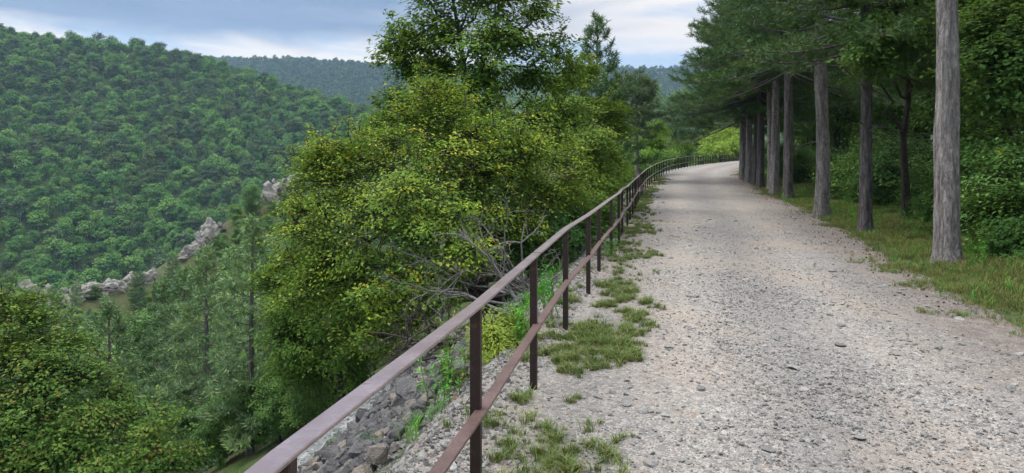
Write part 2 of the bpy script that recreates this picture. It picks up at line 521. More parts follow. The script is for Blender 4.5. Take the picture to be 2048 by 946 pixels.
def gravel_mat():
    m, t = material('gravel')
    pos = t.n('ShaderNodeNewGeometry').outputs['Position']
    flat = t.mapping(pos, scale=(1, 1, 0.3))
    cols = [(0.0, (0.10, 0.097, 0.097)), (0.22, (0.17, 0.165, 0.163)), (0.45, (0.24, 0.232, 0.222)), (0.7, (0.33, 0.32, 0.30)), (0.9, (0.45, 0.44, 0.42)), (1.0, (0.28, 0.20, 0.14))]

    def cells(scale):
        v = t.n('ShaderNodeTexVoronoi')
        v.inputs['Scale'].default_value = scale
        v.inputs['Randomness'].default_value = 1.0
        t.l(flat, v.inputs['Vector'])
        s_ = t.n('ShaderNodeSeparateColor')
        t.l(v.outputs['Color'], s_.inputs[0])
        return t.ramp(s_.outputs[0], cols), v.outputs['Distance'], s_.outputs[1]
    c1, d1, r1 = cells(26)
    c2, d2, r2 = cells(70)
    pick = t.math('GREATER_THAN', r1, 0.62)
    c = t.mix(pick, c2, c1)
    d = t.math('ADD', t.math('MULTIPLY', d1, pick), t.math('MULTIPLY', d2, 0.4))
    gap = t.math('MULTIPLY_ADD', d2, 1.5, -0.45, clamp=True)
    c = t.mix(gap, c, (0.17, 0.145, 0.118))
    # fine crushed dust between the stones, tan in patches, and the greyer worn strip along the middle
    n1 = t.noise(t.mapping(pos, scale=(1, 0.45, 1)), 0.9, 5, 0.6)
    n2 = t.noise(t.mapping(pos, scale=(1, 0.6, 1), loc=(7, 3, 0)), 1.7, 6, 0.65)
    c = t.mix(t.math('MULTIPLY_ADD', n1, 5.5, -2.55, clamp=True), c, t.mix(0.45, c, (0.34, 0.275, 0.205)))
    c = t.mix(t.math('MULTIPLY_ADD', n2, 5.0, -2.8, clamp=True), c, t.mix(0.55, c, (0.155, 0.14, 0.125)))
    n3 = t.noise(pos, 3.1, 5, 0.7)
    c = t.mix(t.math('MULTIPLY_ADD', n3, 7.0, -4.6, clamp=True), c, t.mix(0.55, c, (0.19, 0.12, 0.07)))
    n4 = t.noise(pos, 160, 3, 0.7)
    c = t.mix(1.0, c, (1.19, 1.15, 1.08), 'MULTIPLY')
    # two worn wheel tracks of finer pale stone, a coarser greyer strip between them, needle litter on the right edge
    ac = t.n('ShaderNodeAttribute', attribute_name='across').outputs['Fac']
    wob = t.math('MULTIPLY_ADD', t.noise(t.mapping(pos, scale=(0.5, 0.2, 0.5)), 1.0, 5, 0.7), 0.22, -0.11)
    acw = t.math('ADD', ac, wob)
    tracks = t.ramp(acw, [(0.0, (0.88, 0.85, 0.80)), (0.18, (0.95, 0.93, 0.90)), (0.30, (1.15, 1.12, 1.07)), (0.5, (0.76, 0.76, 0.76)), (0.70, (1.13, 1.10, 1.06)), (0.84, (0.90, 0.88, 0.86)), (1.0, (0.72, 0.64, 0.56))])
    c = t.mix(0.9, c, tracks, 'MULTIPLY')
    litn = t.noise(pos, 2.2, 6, 0.75)
    right = t.math('MULTIPLY_ADD', acw, 3.2, -2.55, clamp=True)
    c = t.mix(t.math('MULTIPLY', right, t.math('MULTIPLY_ADD', litn, 6.0, -2.7, clamp=True)), c, (0.13, 0.085, 0.06))
    c = t.mix(0.22, c, t.ramp(n4, [(0.3, (0.06, 0.06, 0.06)), (0.7, (0.6, 0.58, 0.55))]))
    h = t.math('ADD', t.math('MULTIPLY', d, -1.0), t.math('MULTIPLY', n4, 0.35))
    finish(t, principled(t, c, 0.9, 0.2, h, 0.9, 0.03))
    return m


M['gravel'] = gravel_mat()


def stone_mat(name, stops, scale=6.0, bd=0.01, moss=0.0):
    m, t = material(name)
    oi = t.n('ShaderNodeObjectInfo')
    co = t.n('ShaderNodeTexCoord').outputs['Object']
    c = t.ramp(oi.outputs['Random'], stops)
    n = t.noise(co, scale, 6, 0.65)
    c = t.mix(t.math('MULTIPLY_ADD', n, 2.2, -0.7, clamp=True), t.mix(0.35, c, (0.10, 0.095, 0.09)), c)
    n2 = t.noise(t.mapping(co, loc=(3, 1, 4)), scale * 2.3, 4)
    c = t.mix(t.math('MULTIPLY_ADD', n2, 6.0, -3.9, clamp=True), c, (0.40, 0.39, 0.365))
    if moss:
        c = t.mix(t.math('MULTIPLY_ADD', t.noise(co, scale * 0.7, 4), 5.0, -2.9 + moss, clamp=True), c, (0.16, 0.15, 0.07))
    finish(t, principled(t, c, 0.88, 0.2, n, 0.7, bd))
    return m


M['pebble'] = stone_mat('pebble', [(0, (0.203, 0.194, 0.176)), (0.12, (0.273, 0.260, 0.234)), (0.45, (0.331, 0.315, 0.281)), (0.78, (0.418, 0.399, 0.356)), (0.92, (0.510, 0.484, 0.432)), (0.97, (0.336, 0.257, 0.178)), (1, (0.244, 0.148, 0.103))], 3.0, 0.1)
M['boulder'] = stone_mat('boulder', [(0, (0.075, 0.071, 0.068)), (0.5, (0.135, 0.128, 0.122)), (0.8, (0.20, 0.183, 0.16)), (1, (0.27, 0.215, 0.16))], 2.5, 0.15)
M['pale_stone'] = stone_mat('pale_stone', [(0, (0.25, 0.252, 0.235)), (1, (0.38, 0.38, 0.35))], 3.0, 0.1)
M['crag'] = stone_mat('crag', [(0, (0.235, 0.215, 0.185)), (1, (0.30, 0.275, 0.235))], 0.55, 0.6, 0.25)


def ground_mat():
    m, t = material('soil')
    pos = t.n('ShaderNodeNewGeometry').outputs['Position']
    n = t.noise(pos, 1.3, 6, 0.65)
    n2 = t.noise(pos, 9, 6, 0.7)
    soil = t.mix(n2, (0.045, 0.042, 0.024), (0.085, 0.085, 0.045))
    green = t.mix(n2, (0.040, 0.085, 0.018), (0.085, 0.15, 0.03))
    c = t.mix(t.math('MULTIPLY_ADD', n, 3.0, -1.1, clamp=True), soil, green)
    rock = t.n('ShaderNodeAttribute', attribute_name='rock').outputs['Fac']
    v = t.n('ShaderNodeTexVoronoi')
    v.inputs['Scale'].default_value = 9.0
    t.l(pos, v.inputs['Vector'])
    s_ = t.n('ShaderNodeSeparateColor')
    t.l(v.outputs['Color'], s_.inputs[0])
    stone = t.mix(s_.outputs[0], (0.10, 0.097, 0.094), (0.25, 0.243, 0.23))
    stone = t.mix(t.math('MULTIPLY_ADD', v.outputs['Distance'], 3, -1.1, clamp=True), stone, (0.08, 0.07, 0.055))
    c = t.mix(rock, c, stone)
    pale = t.n('ShaderNodeAttribute', attribute_name='pale').outputs['Fac']
    pst = t.mix(n2, (0.23, 0.233, 0.216), (0.37, 0.37, 0.343))
    c = t.mix(pale, c, pst)
    litter = t.n('ShaderNodeAttribute', attribute_name='litter').outputs['Fac']
    lit = t.mix(n2, (0.055, 0.04, 0.024), (0.17, 0.115, 0.07))
    c = t.mix(t.math('MULTIPLY', litter, t.math('MULTIPLY_ADD', n, 2.0, -0.35, clamp=True)), c, lit)
    finish(t, principled(t, c, 0.95, 0.1, n2, 0.6, 0.08))
    return m


M['soil'] = ground_mat()


def hill_mat():
    m, t = material('hill_floor')
    pos = t.n('ShaderNodeNewGeometry').outputs['Position']
    n = t.noise(pos, 0.12, 6, 0.65)
    finish(t, principled(t, t.mix(n, (0.025, 0.045, 0.016), (0.06, 0.085, 0.03)), 1.0, 0.0))
    return m


M['hill_floor'] = hill_mat()


def rust_mat(name, a, b, c, rough=0.4, metal=0.35):
    m, t = material(name)
    co = t.n('ShaderNodeTexCoord').outputs['Object']
    n = t.noise(co, 5.0, 6, 0.6)
    n2 = t.noise(co, 60.0, 5, 0.65)
    st = t.noise(t.mapping(co, scale=(14, 14, 1.2)), 3.0, 4)
    col = t.mix(t.math('MULTIPLY_ADD', n, 4.0, -1.5, clamp=True), a, b)
    col = t.mix(t.math('MULTIPLY_ADD', n2, 3.0, -1.3, clamp=True), col, c)
    col = t.mix(t.math('MULTIPLY_ADD', st, 3.5, -1.9, clamp=True), col, a)
    r = t.math('ADD', t.math('MULTIPLY', n2, 0.22), rough - 0.1)
    rs = t.noise(t.mapping(co, loc=(2, 5, 1)), 17.0, 6, 0.7)
    spot = t.math('MULTIPLY_ADD', rs, 9.0, -5.4, clamp=True)
    col = t.mix(t.math('MULTIPLY', spot, 0.75), col, (0.13, 0.055, 0.025))
    r = t.math('ADD', r, t.math('MULTIPLY', spot, 0.25))
    finish(t, principled(t, col, r, 0.5, n2, 0.2, 0.004, metal))
    return m


M['post_steel'] = rust_mat('post_steel', (0.016, 0.0075, 0.006), (0.030, 0.013, 0.010), (0.045, 0.019, 0.014), 0.5, 0.1)
M['rail_steel'] = rust_mat('rail_steel', (0.25, 0.195, 0.19), (0.37, 0.305, 0.30), (0.27, 0.185, 0.155), 0.33, 0.6)
M['brown_rail_steel'] = rust_mat('brown_rail_steel', (0.15, 0.085, 0.03), (0.22, 0.125, 0.06), (0.24, 0.15, 0.12), 0.42, 0.45)
M['mid_rail_steel'] = rust_mat('mid_rail_steel', (0.095, 0.055, 0.043), (0.145, 0.088, 0.072), (0.19, 0.125, 0.105), 0.48, 0.35)

# ------------------------------------------------------------------ ground, hills, path
az = np.radians(np.concatenate([np.linspace(-180, -52, 32)[:-1], np.linspace(-52, 52, 340)[:-1], np.linspace(52, 180, 32)]))


def polar(name, r, mat, kind):
    R, A = np.meshgrid(r, az, indexing='ij')
    X, Y = R * np.sin(A), R * np.cos(A)
    Z = zt(X, Y)
    s = lat(X, np.clip(Y, -40, 165))
    sink = np.clip((1.05 - s) / 0.45, 0, 1) * np.clip((xr(Y) + 0.55 - X) / 0.5, 0, 1) * ((Y < 168) & (Y > -38))
    Z = Z - 0.12 * sink
    idx = np.arange(R.size).reshape(R.shape)
    F = np.stack([idx[:-1, :-1], idx[:-1, 1:], idx[1:, 1:], idx[1:, :-1]], -1).reshape(-1, 4)
    me = mesh(name, np.stack([X, Y, Z], -1).reshape(-1, 3), F, M[mat], smooth=True)
    e = s - 0.5
    rock = np.clip((e - 0.1) / 0.5, 0, 1) * np.clip((4.6 - e) / 1.0, 0, 1)
    pale = np.clip((e - 2.05) / 0.25, 0, 1) * np.clip((6.6 - e) / 0.8, 0, 1) * (Y > 0) * np.clip((15 - Y) / 3, 0, 1)
    pattr(me, 'rock', (rock * (np.hypot(X, Y) < 60)).ravel())
    pattr(me, 'pale', (pale * (np.hypot(X, Y) < 40)).ravel())
    wr = X - xr(np.clip(Y, -40, 165))
    pattr(me, 'litter', np.clip(np.maximum((wr - 4.5) * 0.5, np.where(s > 9, 0.4, 0)), 0, 1).ravel())
    return tag(obj(name, me), kind=kind)


r_all = np.concatenate([[0.02], np.geomspace(0.8, 260, 190)])
polar('ground', r_all, 'soil', 'structure')
polar('hills', np.geomspace(260, 2600, 70), 'hill_floor', 'structure')

yy = np.concatenate([np.arange(-6, 1, 0.4), np.arange(1, 14, 0.09), np.arange(14, 40, 0.25), np.arange(40, 168, 0.8)])
uu = np.linspace(0, 1, 64)
Yp, Up = np.meshgrid(yy, uu, indexing='ij')
kf = xf(Yp + 0.5) - xf(Yp - 0.5)
x0 = xf(Yp) - 1.0 * np.sqrt(1 + kf ** 2)
x1 = xr(Yp) + 0.75 + fbm(Yp * 0.9, Yp * 0 + 2.0, 31) * 0.9
Xp = x0 + (x1 - x0) * Up


def path_z(x, y):
    s = lat(x, y)
    wr = np.maximum(0, x - xr(y) - 0.25)
    edge = np.maximum(0, s - 0.45) * 2.2
    z = zp(y) + 0.012 + fbm(x * 0.7, y * 0.5, 41) * 0.07 + fbm(x * 4, y * 4, 43, 3) * 0.022
    return z - edge * 0.38 - wr * 0.16 + np.clip(-s, 0, 1) * 0.01


Zp = path_z(Xp, Yp)
idx = np.arange(Yp.size).reshape(Yp.shape)
Fp = np.stack([idx[:-1, :-1], idx[:-1, 1:], idx[1:, 1:], idx[1:, :-1]], -1).reshape(-1, 4)
pme = mesh('gravel_path', np.stack([Xp, Yp, Zp], -1).reshape(-1, 3), Fp, M['gravel'], smooth=True)
pattr(pme, 'across', ((Xp - xf(Yp)) / (xr(Yp) - xf(Yp))).ravel())
tag(obj('gravel_path', pme), kind='structure')

# ------------------------------------------------------------------ scatter by geometry nodes (only for what nobody could count)
def source(name, me):
    return bpy.data.objects.new(name, me)           # held by the node group, not placed in the scene


_trees = {}


def scatter(name, pts, rot, scl, pick, sources):
    me = bpy.data.meshes.new(name)
    n = len(pts)
    me.vertices.add(n)
    me.vertices.foreach_set('co', np.asarray(pts, np.float32).ravel())
    for nm, ty, key, v in (('rot', 'FLOAT_VECTOR', 'vector', rot), ('scl', 'FLOAT_VECTOR', 'vector', scl), ('pick', 'INT', 'value', pick)):
        a = me.attributes.new(nm, ty, 'POINT')
        a.data.foreach_set(key, np.asarray(v, np.int32 if ty == 'INT' else np.float32).ravel())
    me.update()
    g = bpy.data.node_groups.new(name, 'GeometryNodeTree')
    g.interface.new_socket('Geometry', in_out='INPUT', socket_type='NodeSocketGeometry')
    g.interface.new_socket('Geometry', in_out='OUTPUT', socket_type='NodeSocketGeometry')
    N = g.nodes.new
    gi, go = N('NodeGroupInput'), N('NodeGroupOutput')
    iop = N('GeometryNodeInstanceOnPoints')
    jn = N('GeometryNodeJoinGeometry')
    for so_ in sources:
        oi = N('GeometryNodeObjectInfo')
        oi.inputs['Object'].default_value = so_
        oi.inputs['As Instance'].default_value = True
        g.links.new(oi.outputs['Geometry'], jn.inputs[0])

    def attr(nm, ty):
        a = N('GeometryNodeInputNamedAttribute')
        a.data_type = ty
        a.inputs['Name'].default_value = nm
        return a.outputs['Attribute']
    g.links.new(gi.outputs[0], iop.inputs['Points'])
    g.links.new(jn.outputs[0], iop.inputs['Instance'])
    iop.inputs['Pick Instance'].default_value = True
    g.links.new(attr('pick', 'INT'), iop.inputs['Instance Index'])
    g.links.new(attr('rot', 'FLOAT_VECTOR'), iop.inputs['Rotation'])
    g.links.new(attr('scl', 'FLOAT_VECTOR'), iop.inputs['Scale'])
    g.links.new(iop.outputs[0], go.inputs[0])
    o = obj(name, me)
    md = o.modifiers.new('scatter', 'NODES')
    md.node_group = g
    return tag(o, kind='stuff')


# ------------------------------------------------------------------ stones
def stone_mesh(name, seed, mat, flat=0.55, n=15):
    r = np.random.default_rng(seed)
    bm = bmesh.new()
    p = unit(r.normal(size=(n, 3))) * r.uniform(0.75, 1.0, (n, 1)) * np.array([1.0, r.uniform(0.6, 0.9), flat * r.uniform(0.8, 1.2)])
    vs = [bm.verts.new(v) for v in p * 0.5]
    out = bmesh.ops.convex_hull(bm, input=vs)
    bmesh.ops.delete(bm, geom=[v for v in bm.verts if not v.link_faces], context='VERTS')
    me = bpy.data.meshes.new(name)
    bm.to_mesh(me)
    bm.free()
    me.materials.append(mat)
    return me


peb = [source('pebble_source', stone_mesh('pebble', 100 + i, M['pebble'], 0.5, 13)) for i in range(7)]
n = 150000
D = 1.7 + (RNG.random(n) ** 2.1) * 30
xa = np.maximum(xf(D) - 0.55, -0.75 * D)
xb = np.minimum(xr(D) + 0.9, 0.76 * D)
X = xa + RNG.random(n) * (xb - xa)
keep = (xb > xa)
dens_ = fbm(X * 1.1, D * 0.6, 51) + 0.5
keep &= RNG.random(n) < np.clip(0.5 + (dens_ - 0.5) * 2.6, 0.12, 1) * np.clip(1.25 - D / 28, 0.15, 1)
keep &= RNG.random(n) < np.clip((xb - xa) / 4.5, 0.2, 1)
ac_ = (X - xf(D)) / (xr(D) - xf(D)) + fbm(X * 0.3, D * 0.2, 55) * 0.2
keep &= RNG.random(n) < 1 - 0.6 * np.exp(-((ac_ - 0.30) / 0.09) ** 2) - 0.6 * np.exp(-((ac_ - 0.70) / 0.09) ** 2)
X, D = X[keep], D[keep]
n = len(X)
sz = np.clip(np.exp(RNG.normal(math.log(0.019), 0.48, n)), 0.008, 0.06)
Zs = path_z(X, D) + sz * 0.08
scatter('gravel', np.stack([X, D, Zs], -1), np.stack([RNG.normal(0, 0.3, n), RNG.normal(0, 0.3, n), RNG.random(n) * 6.28], -1), np.repeat(sz[:, None], 3, 1), RNG.integers(0, 7, n), peb)

slab_me = [stone_mesh('path_stone', 200 + i, M['pebble'], 0.34, 17) for i in range(6)]
k = 0
for i in range(700):
    if k >= 150:
        break
    d = 2.6 + RNG.random() ** 1.5 * 17
    x = xf(d) + 0.3 + RNG.random() * (xr(d) - xf(d) + 0.1)
    if abs(x) > 0.73 * d or 1024 + x / d * F_PX > 2060 or EYE / d * F_PX + HOR > 950:
        continue
    s_ = float(np.clip(RNG.lognormal(math.log(0.10), 0.3), 0.06, 0.2))
    o = obj('path_stone', slab_me[k % 6], None, (float(x), d, float(path_z(x, np.float64(d))) + s_ * 0.06), (RNG.normal(0, 0.12), RNG.normal(0, 0.12), RNG.random() * 6.28), (s_,) * 3)
    tag(o, 'flat angular limestone piece half sunk in the gravel of the path', 'stone', 'loose stones lying on the gravel path')
    k += 1

n = 9000
D = 2.2 + RNG.random(n) ** 1.5 * 16
e = RNG.random(n) ** 0.9 * 1.35 - 0.5
kf = xf(D + 0.5) - xf(D - 0.5)
X = xf(D) - (e + 0.5) * np.sqrt(1 + kf ** 2)
sz = np.clip(RNG.lognormal(math.log(0.035), 0.45, n), 0.012, 0.11)
scatter('spilled_gravel', np.stack([X, D, np.maximum(zt(X, D) - 0.12 * np.clip((1.05 - e - 0.5) / 0.45, 0, 1), path_z(X, D)) + sz * 0.1], -1), RNG.random((n, 3)) * 6.28, np.repeat(sz[:, None], 3, 1), RNG.integers(0, 7, n), peb)
bo_me = [stone_mesh('boulder', 300 + i, M['boulder'], 0.75, 18) for i in range(8)]
bo_src = [source('rubble_source', m_) for m_ in bo_me]
n = 9000
D = 2.5 + RNG.random(n) ** 1.3 * 18
e = 0.35 + RNG.random(n) ** 1.1 * 1.75
kf = xf(D + 0.5) - xf(D - 0.5)
X = xf(D) - (e + 0.62) * np.sqrt(1 + kf ** 2)
sz = np.clip(RNG.lognormal(math.log(0.11), 0.4, n), 0.04, 0.24)
scatter('rubble', np.stack([X, D, zt(X, D) + sz * 0.1], -1), RNG.random((n, 3)) * 6.28, np.repeat(sz[:, None], 3, 1), RNG.integers(0, 8, n), bo_src)
pal_src = [source('apron_source', stone_mesh('apron_stone', 330 + i, M['pale_stone'], 0.5, 12)) for i in range(5)]
n = 9000
D = 4 + RNG.random(n) * 11
e = 2.15 + RNG.random(n) * 3.8
kf = xf(D + 0.5) - xf(D - 0.5)
X = xf(D) - (e + 0.5) * np.sqrt(1 + kf ** 2)
sz = np.clip(RNG.lognormal(math.log(0.085), 0.35, n), 0.04, 0.2)
scatter('pale_rubble', np.stack([X, D, zt(X, D)], -1), np.stack([RNG.normal(0, .3, n), 0.5 + RNG.normal(0, .3, n), RNG.random(n) * 6.28], -1), np.repeat(sz[:, None], 3, 1), RNG.integers(0, 5, n), pal_src)
for i in range(170):
    d = 3.0 + RNG.random() ** 1.2 * 9
    e = 0.3 + RNG.random() ** 1.2 * 1.7
    x = float(xf(d)) - (e + 0.5) * 1.02
    s_ = float(np.clip(RNG.lognormal(math.log(0.19), 0.32), 0.10, 0.38))
    o = obj('boulder', bo_me[i % 8], None, (x, d, float(zt(x, d)) + s_ * 0.2), tuple(RNG.random(3) * 6.28), (s_, s_, s_))
    tag(o, 'angular grey block of rubble lying on the slope below the railing', 'boulder', 'grey boulders on the embankment')

# ------------------------------------------------------------------ railing
fence = thing('railing', 'long rust-brown steel railing with flat rails curving along the left edge of the path', 'railing', (0, 0, 0))
HT = 1.0


def bar(path, wdt, thk):
    """flat bar swept along a polyline of points (its top at the points)"""
    p = np.asarray(path, float)
    t = np.empty_like(p)
    t[1:-1] = p[2:] - p[:-2]
    t[0], t[-1] = p[1] - p[0], p[-1] - p[-2]
    side = unit(np.cross(t, np.array([0, 0, 1.0])))
    h = wdt / 2
    b = 0.003
    prof = [(-h, -b), (-h + b, 0), (h - b, 0), (h, -b), (h, -thk), (-h, -thk)]
    V = np.stack([p + side * a + np.array([0, 0, c]) for a, c in prof], 1)
    m, kk = len(p), len(prof)
    ix = np.arange(m * kk).reshape(m, kk)
    Q = np.stack([ix[:-1], ix[1:], np.roll(ix, -1, 1)[1:], np.roll(ix, -1, 1)[:-1]], -1).reshape(-1, 4)
    caps = np.array([ix[0], ix[-1][::-1]])
    return V.reshape(-1, 3), [Q, caps]


# posts are about 1.83 m apart along the line; one stands at y = 5.22
ys = np.linspace(-3, 165, 20000)
arc = np.concatenate([[0], np.cumsum(np.hypot(np.diff(ys), np.diff(xf(ys))))])
a0 = np.interp(5.22, ys, arc)
post_y = [float(np.interp(a0 + i * 1.82, arc, ys)) for i in range(-3, 72)]
post_y = [y for y in post_y if y < 128]
wob = np.random.default_rng(21).normal(0, 0.012, (len(post_y), 2))
ptop = []
pb = bmesh.new()
bmesh.ops.create_cube(pb, size=1.0)
bmesh.ops.scale(pb, vec=(0.052, 0.040, 1.0), verts=pb.verts)
bmesh.ops.bevel(pb, geom=pb.edges[:], offset=0.003, segments=1, affect='EDGES')
post_me = bpy.data.meshes.new('post')
pb.to_mesh(post_me)
pb.free()
post_me.materials.append(M['post_steel'])
for i, y in enumerate(post_y):
    x = float(xf(y)) + wob[i, 0]
    z = float(zp(y)) + wob[i, 1]
    th = math.atan2(float(xf(y + 0.4) - xf(y - 0.4)), 0.8)
    base = float(path_z(np.float64(x), np.float64(y))) - 0.25
    top = z + HT - 0.0135
    obj('post', post_me, fence, (x, y, (top + base) / 2), (0, 0, -th), (1, 1, top - base))
    ptop.append((x, y, z + HT))
    # the short tab that carries the lower rail
ptop = np.array(ptop)
seg = 4
first = 3 - 3
i = 0
cuts = [0, 3, 7] + list(range(11, len(ptop) - 1, 4)) + [len(ptop) - 1]
for j, (a, b) in enumerate(zip(cuts[:-1], cuts[1:])):
    p = ptop[a:b + 1].copy()
    d0, d1 = unit(p[1] - p[0]), unit(p[-1] - p[-2])
    p[0] += d0 * 0.002
    p[-1] -= d1 * 0.002
    # the joint of the first two lengths lies just past a post
    if j == 0:
        p[-1] += d1 * 0.14
    if j == 1:
        p[0] += d0 * 0.144
    V, Fs = bar(p, 0.068, 0.010)
    h_ = obj('handrail', mesh('handrail', V, Fs, M['rail_steel']), fence)
    q = ptop[a:b + 1].copy()
    q[:, 2] -= 0.50
    nrm = np.array([d0[1], -d0[0], 0])
    q += nrm * 0.030
    q[0] += d0 * 0.002
    q[-1] -= d1 * 0.002
    V, Fs = bar(q, 0.062, 0.010)
    obj('lower_rail', mesh('lower_rail', V, Fs, M['mid_rail_steel']), fence)

# ------------------------------------------------------------------ broadleaf trees
def leaf_tree(r, blobs, base, n_cl, per, ln, spread, flat=0.45, trunk_r=0.14, forks=None, ratio=0.55, droop=0.2, hue=(0.5, 0.35), limb_k=7, twig=True, shell=0.35, sub=7, sprays=0.16):
    """blobs: list of (centre xyz, radius) in local coordinates, base at the origin side. Returns wood (V,F) and leaves (V,F,rnd)"""
    C = np.array([b[0] for b in blobs], float)
    R = np.array([b[1] for b in blobs], float)
    C0, R0 = C, R
    base = np.asarray(base, float)
    top = C[np.argmax(C[:, 2] + R)]
    cen = (C * R[:, None] ** 2).sum(0) / (R ** 2).sum()
    # trunk: base -> centre of mass -> top
    tp = np.linspace(0, 1, 9)[:, None]
    mid = cen * np.array([0.6, 0.6, 1]) + base * np.array([0.4, 0.4, 0])
    trunk = (1 - tp) ** 2 * base + 2 * tp * (1 - tp) * mid + tp ** 2 * top
    trunk[1:-1] += r.normal(0, 0.03, (7, 3)) * np.linalg.norm(top - base) * 0.3
    tr = trunk_r * (1 - 0.88 * tp[:, 0] ** 0.8)
    tr[0] *= 1.35
    parts = [tubes(trunk[None], tr[None], 9)]
    # limbs to each blob
    L, LR = [], []
    for c, rr in zip(C, R):
        d = np.linalg.norm(trunk - c, axis=1)
        ok = trunk[:, 2] < c[2] + 0.1 * rr
        d = np.where(ok, d, d + 3)
        i_ = int(np.clip(np.argmin(d) - 1, 0, 7))
        st = trunk[i_]
        q = np.linspace(0, 1, 7)[:, None]
        ctrl = (st + c) / 2 + np.array([0, 0, 0.12 * np.linalg.norm(c - st)])
        cv = (1 - q) ** 2 * st + 2 * q * (1 - q) * ctrl + q ** 2 * c
        cv[1:-1] += r.normal(0, 0.04, (5, 3)) * np.linalg.norm(c - st)
        L.append(cv)
        LR.append(np.linspace(max(0.012, min(tr[i_] * 0.6, 0.05 + 0.03 * rr)), 0.012, 7))
    parts.append(tubes(np.array(L), np.array(LR), 6))
    # each big lobe breaks up into smaller boughs with gaps between them
    if sub:
        cs, rs, lim = [], [], []
        for c, rr in zip(C0, R0):
            u = unit(r.normal(size=(sub, 3)) + np.array([0, 0, 0.15]))
            d_ = rr * r.uniform(0.35, 0.85, (sub, 1))
            cs.append(c + u * d_ * np.array([1, 1, 0.9]))
            rs.append(rr * r.uniform(0.28, 0.52, sub))
            lim.append(np.repeat(c[None], sub, 0))
        C, R, st0 = np.concatenate(cs), np.concatenate(rs), np.concatenate(lim)
        mdp = (st0 + C) / 2 + r.normal(0, 0.05, C.shape) * R[:, None] * 2
        parts.append(tubes(np.stack([st0, mdp, C], 1), np.tile(np.array([0.022, 0.016, 0.008]) * (0.5 + trunk_r * 3), (len(C), 1)), 4))
    # clusters
    wgt = R ** 2
    bi = r.choice(len(R), n_cl, p=wgt / wgt.sum())
    u = unit(r.normal(size=(n_cl, 3)) + np.array([0, 0, 0.22]))
    rr = shell + (1 - shell) * r.random(n_cl) ** 0.7 + r.normal(0, 0.10, n_cl)
    rr = np.where(r.random(n_cl) < 0.12, rr * 0.6, rr)
    rr = np.where(r.random(n_cl) < 0.2, rr * r.uniform(1.1, 1.5, n_cl), rr)
    cl = C[bi] + u * (R[bi] * rr)[:, None] * np.array([1.12, 1.12, 0.78])
    if twig:
        stt = C[bi] + (cl - C[bi]) * (0.1 + 0.25 * r.random((n_cl, 1)))
        md_ = (stt + cl) / 2 + r.normal(0, 0.06, (n_cl, 3)) * R[bi][:, None]
        parts.append(tubes(np.stack([stt, md_, cl + u * spread * 0.4], 1), np.tile(np.array([0.014, 0.009, 0.003]) * (0.6 + trunk_r * 3), (n_cl, 1)), 3))
    hue_c = np.clip(hue[0] + r.normal(0, hue[1], n_cl) + u[:, 2] * 0.12, 0, 1)
    nl = n_cl * per
    ci = np.repeat(np.arange(n_cl), per)
    off = r.normal(0, 1, (nl, 3)) * spread * np.array([1, 1, flat])
    off[:, 2] -= droop * np.hypot(off[:, 0], off[:, 1])
    pos = cl[ci] + off
    outw = unit(pos - cen)
    nrm = np.array([0, 0, 0.75]) + outw * 0.5 + r.normal(0, 0.30, (nl, 3))
    dr = unit(off + 1e-4) + r.normal(0, 0.5, (nl, 3)) + np.array([0, 0, -0.35])
    sz_ = ln * r.uniform(0.65, 1.25, nl)
    V, F = leaves(pos, nrm, dr, sz_, sz_ * ratio)
    rn = np.clip(hue_c[ci] * 0.82 + 0.18 * r.random(nl), 0, 1)
    if sprays:
        # long leafy shoots that reach out of the crown
        ns_, k_ = int(n_cl * sprays), 18
        bj = r.choice(len(R0), ns_, p=R0 ** 2 / (R0 ** 2).sum())
        u = unit(r.normal(size=(ns_, 3)) + np.array([0, 0, 0.25]))
        s0 = C0[bj] + u * (R0[bj] * r.uniform(0.55, 0.95, ns_))[:, None]
        d0 = unit(u + r.normal(0, 0.35, (ns_, 3)) + np.array([0, 0, 0.15]))
        L_ = (R0[bj] * r.uniform(0.35, 0.75, ns_))[:, None]
        s1 = s0 + d0 * L_ * 0.55 + np.array([0, 0, 0.04]) * L_
        s2 = s1 + unit(d0 + np.array([0, 0, -0.35])) * L_ * 0.5
        parts.append(tubes(np.stack([s0, s1, s2], 1), np.tile(np.array([0.010, 0.006, 0.003]), (ns_, 1)), 3))
        tt = np.tile(np.linspace(0.1, 1, k_), ns_)[:, None]
        cj = np.repeat(np.arange(ns_), k_)
        pos2 = (1 - tt) ** 2 * s0[cj] + 2 * tt * (1 - tt) * s1[cj] + tt ** 2 * s2[cj] + r.normal(0, spread * 0.28, (ns_ * k_, 3))
        sd2 = np.cross(d0[cj], np.array([0, 0, 1.0])) * np.where(np.arange(ns_ * k_) % 2, 1, -1)[:, None]
        sz2 = ln * r.uniform(0.7, 1.2, ns_ * k_)
        V2, F2 = leaves(pos2, np.array([0, 0, 1.0]) + r.normal(0, 0.35, pos2.shape), sd2 + d0[cj] * 0.6 + np.array([0, 0, -0.3]), sz2, sz2 * ratio)
        h2 = np.clip(hue[0] + 0.08 + r.normal(0, hue[1], ns_), 0, 1)
        V, F = cat([(V, F), (V2, F2)])
        rn = np.concatenate([rn, np.clip(h2[cj] * 0.7 + 0.3 * r.random(ns_ * k_), 0, 1)])
    return cat(parts), (V, F, np.repeat(rn, 2))


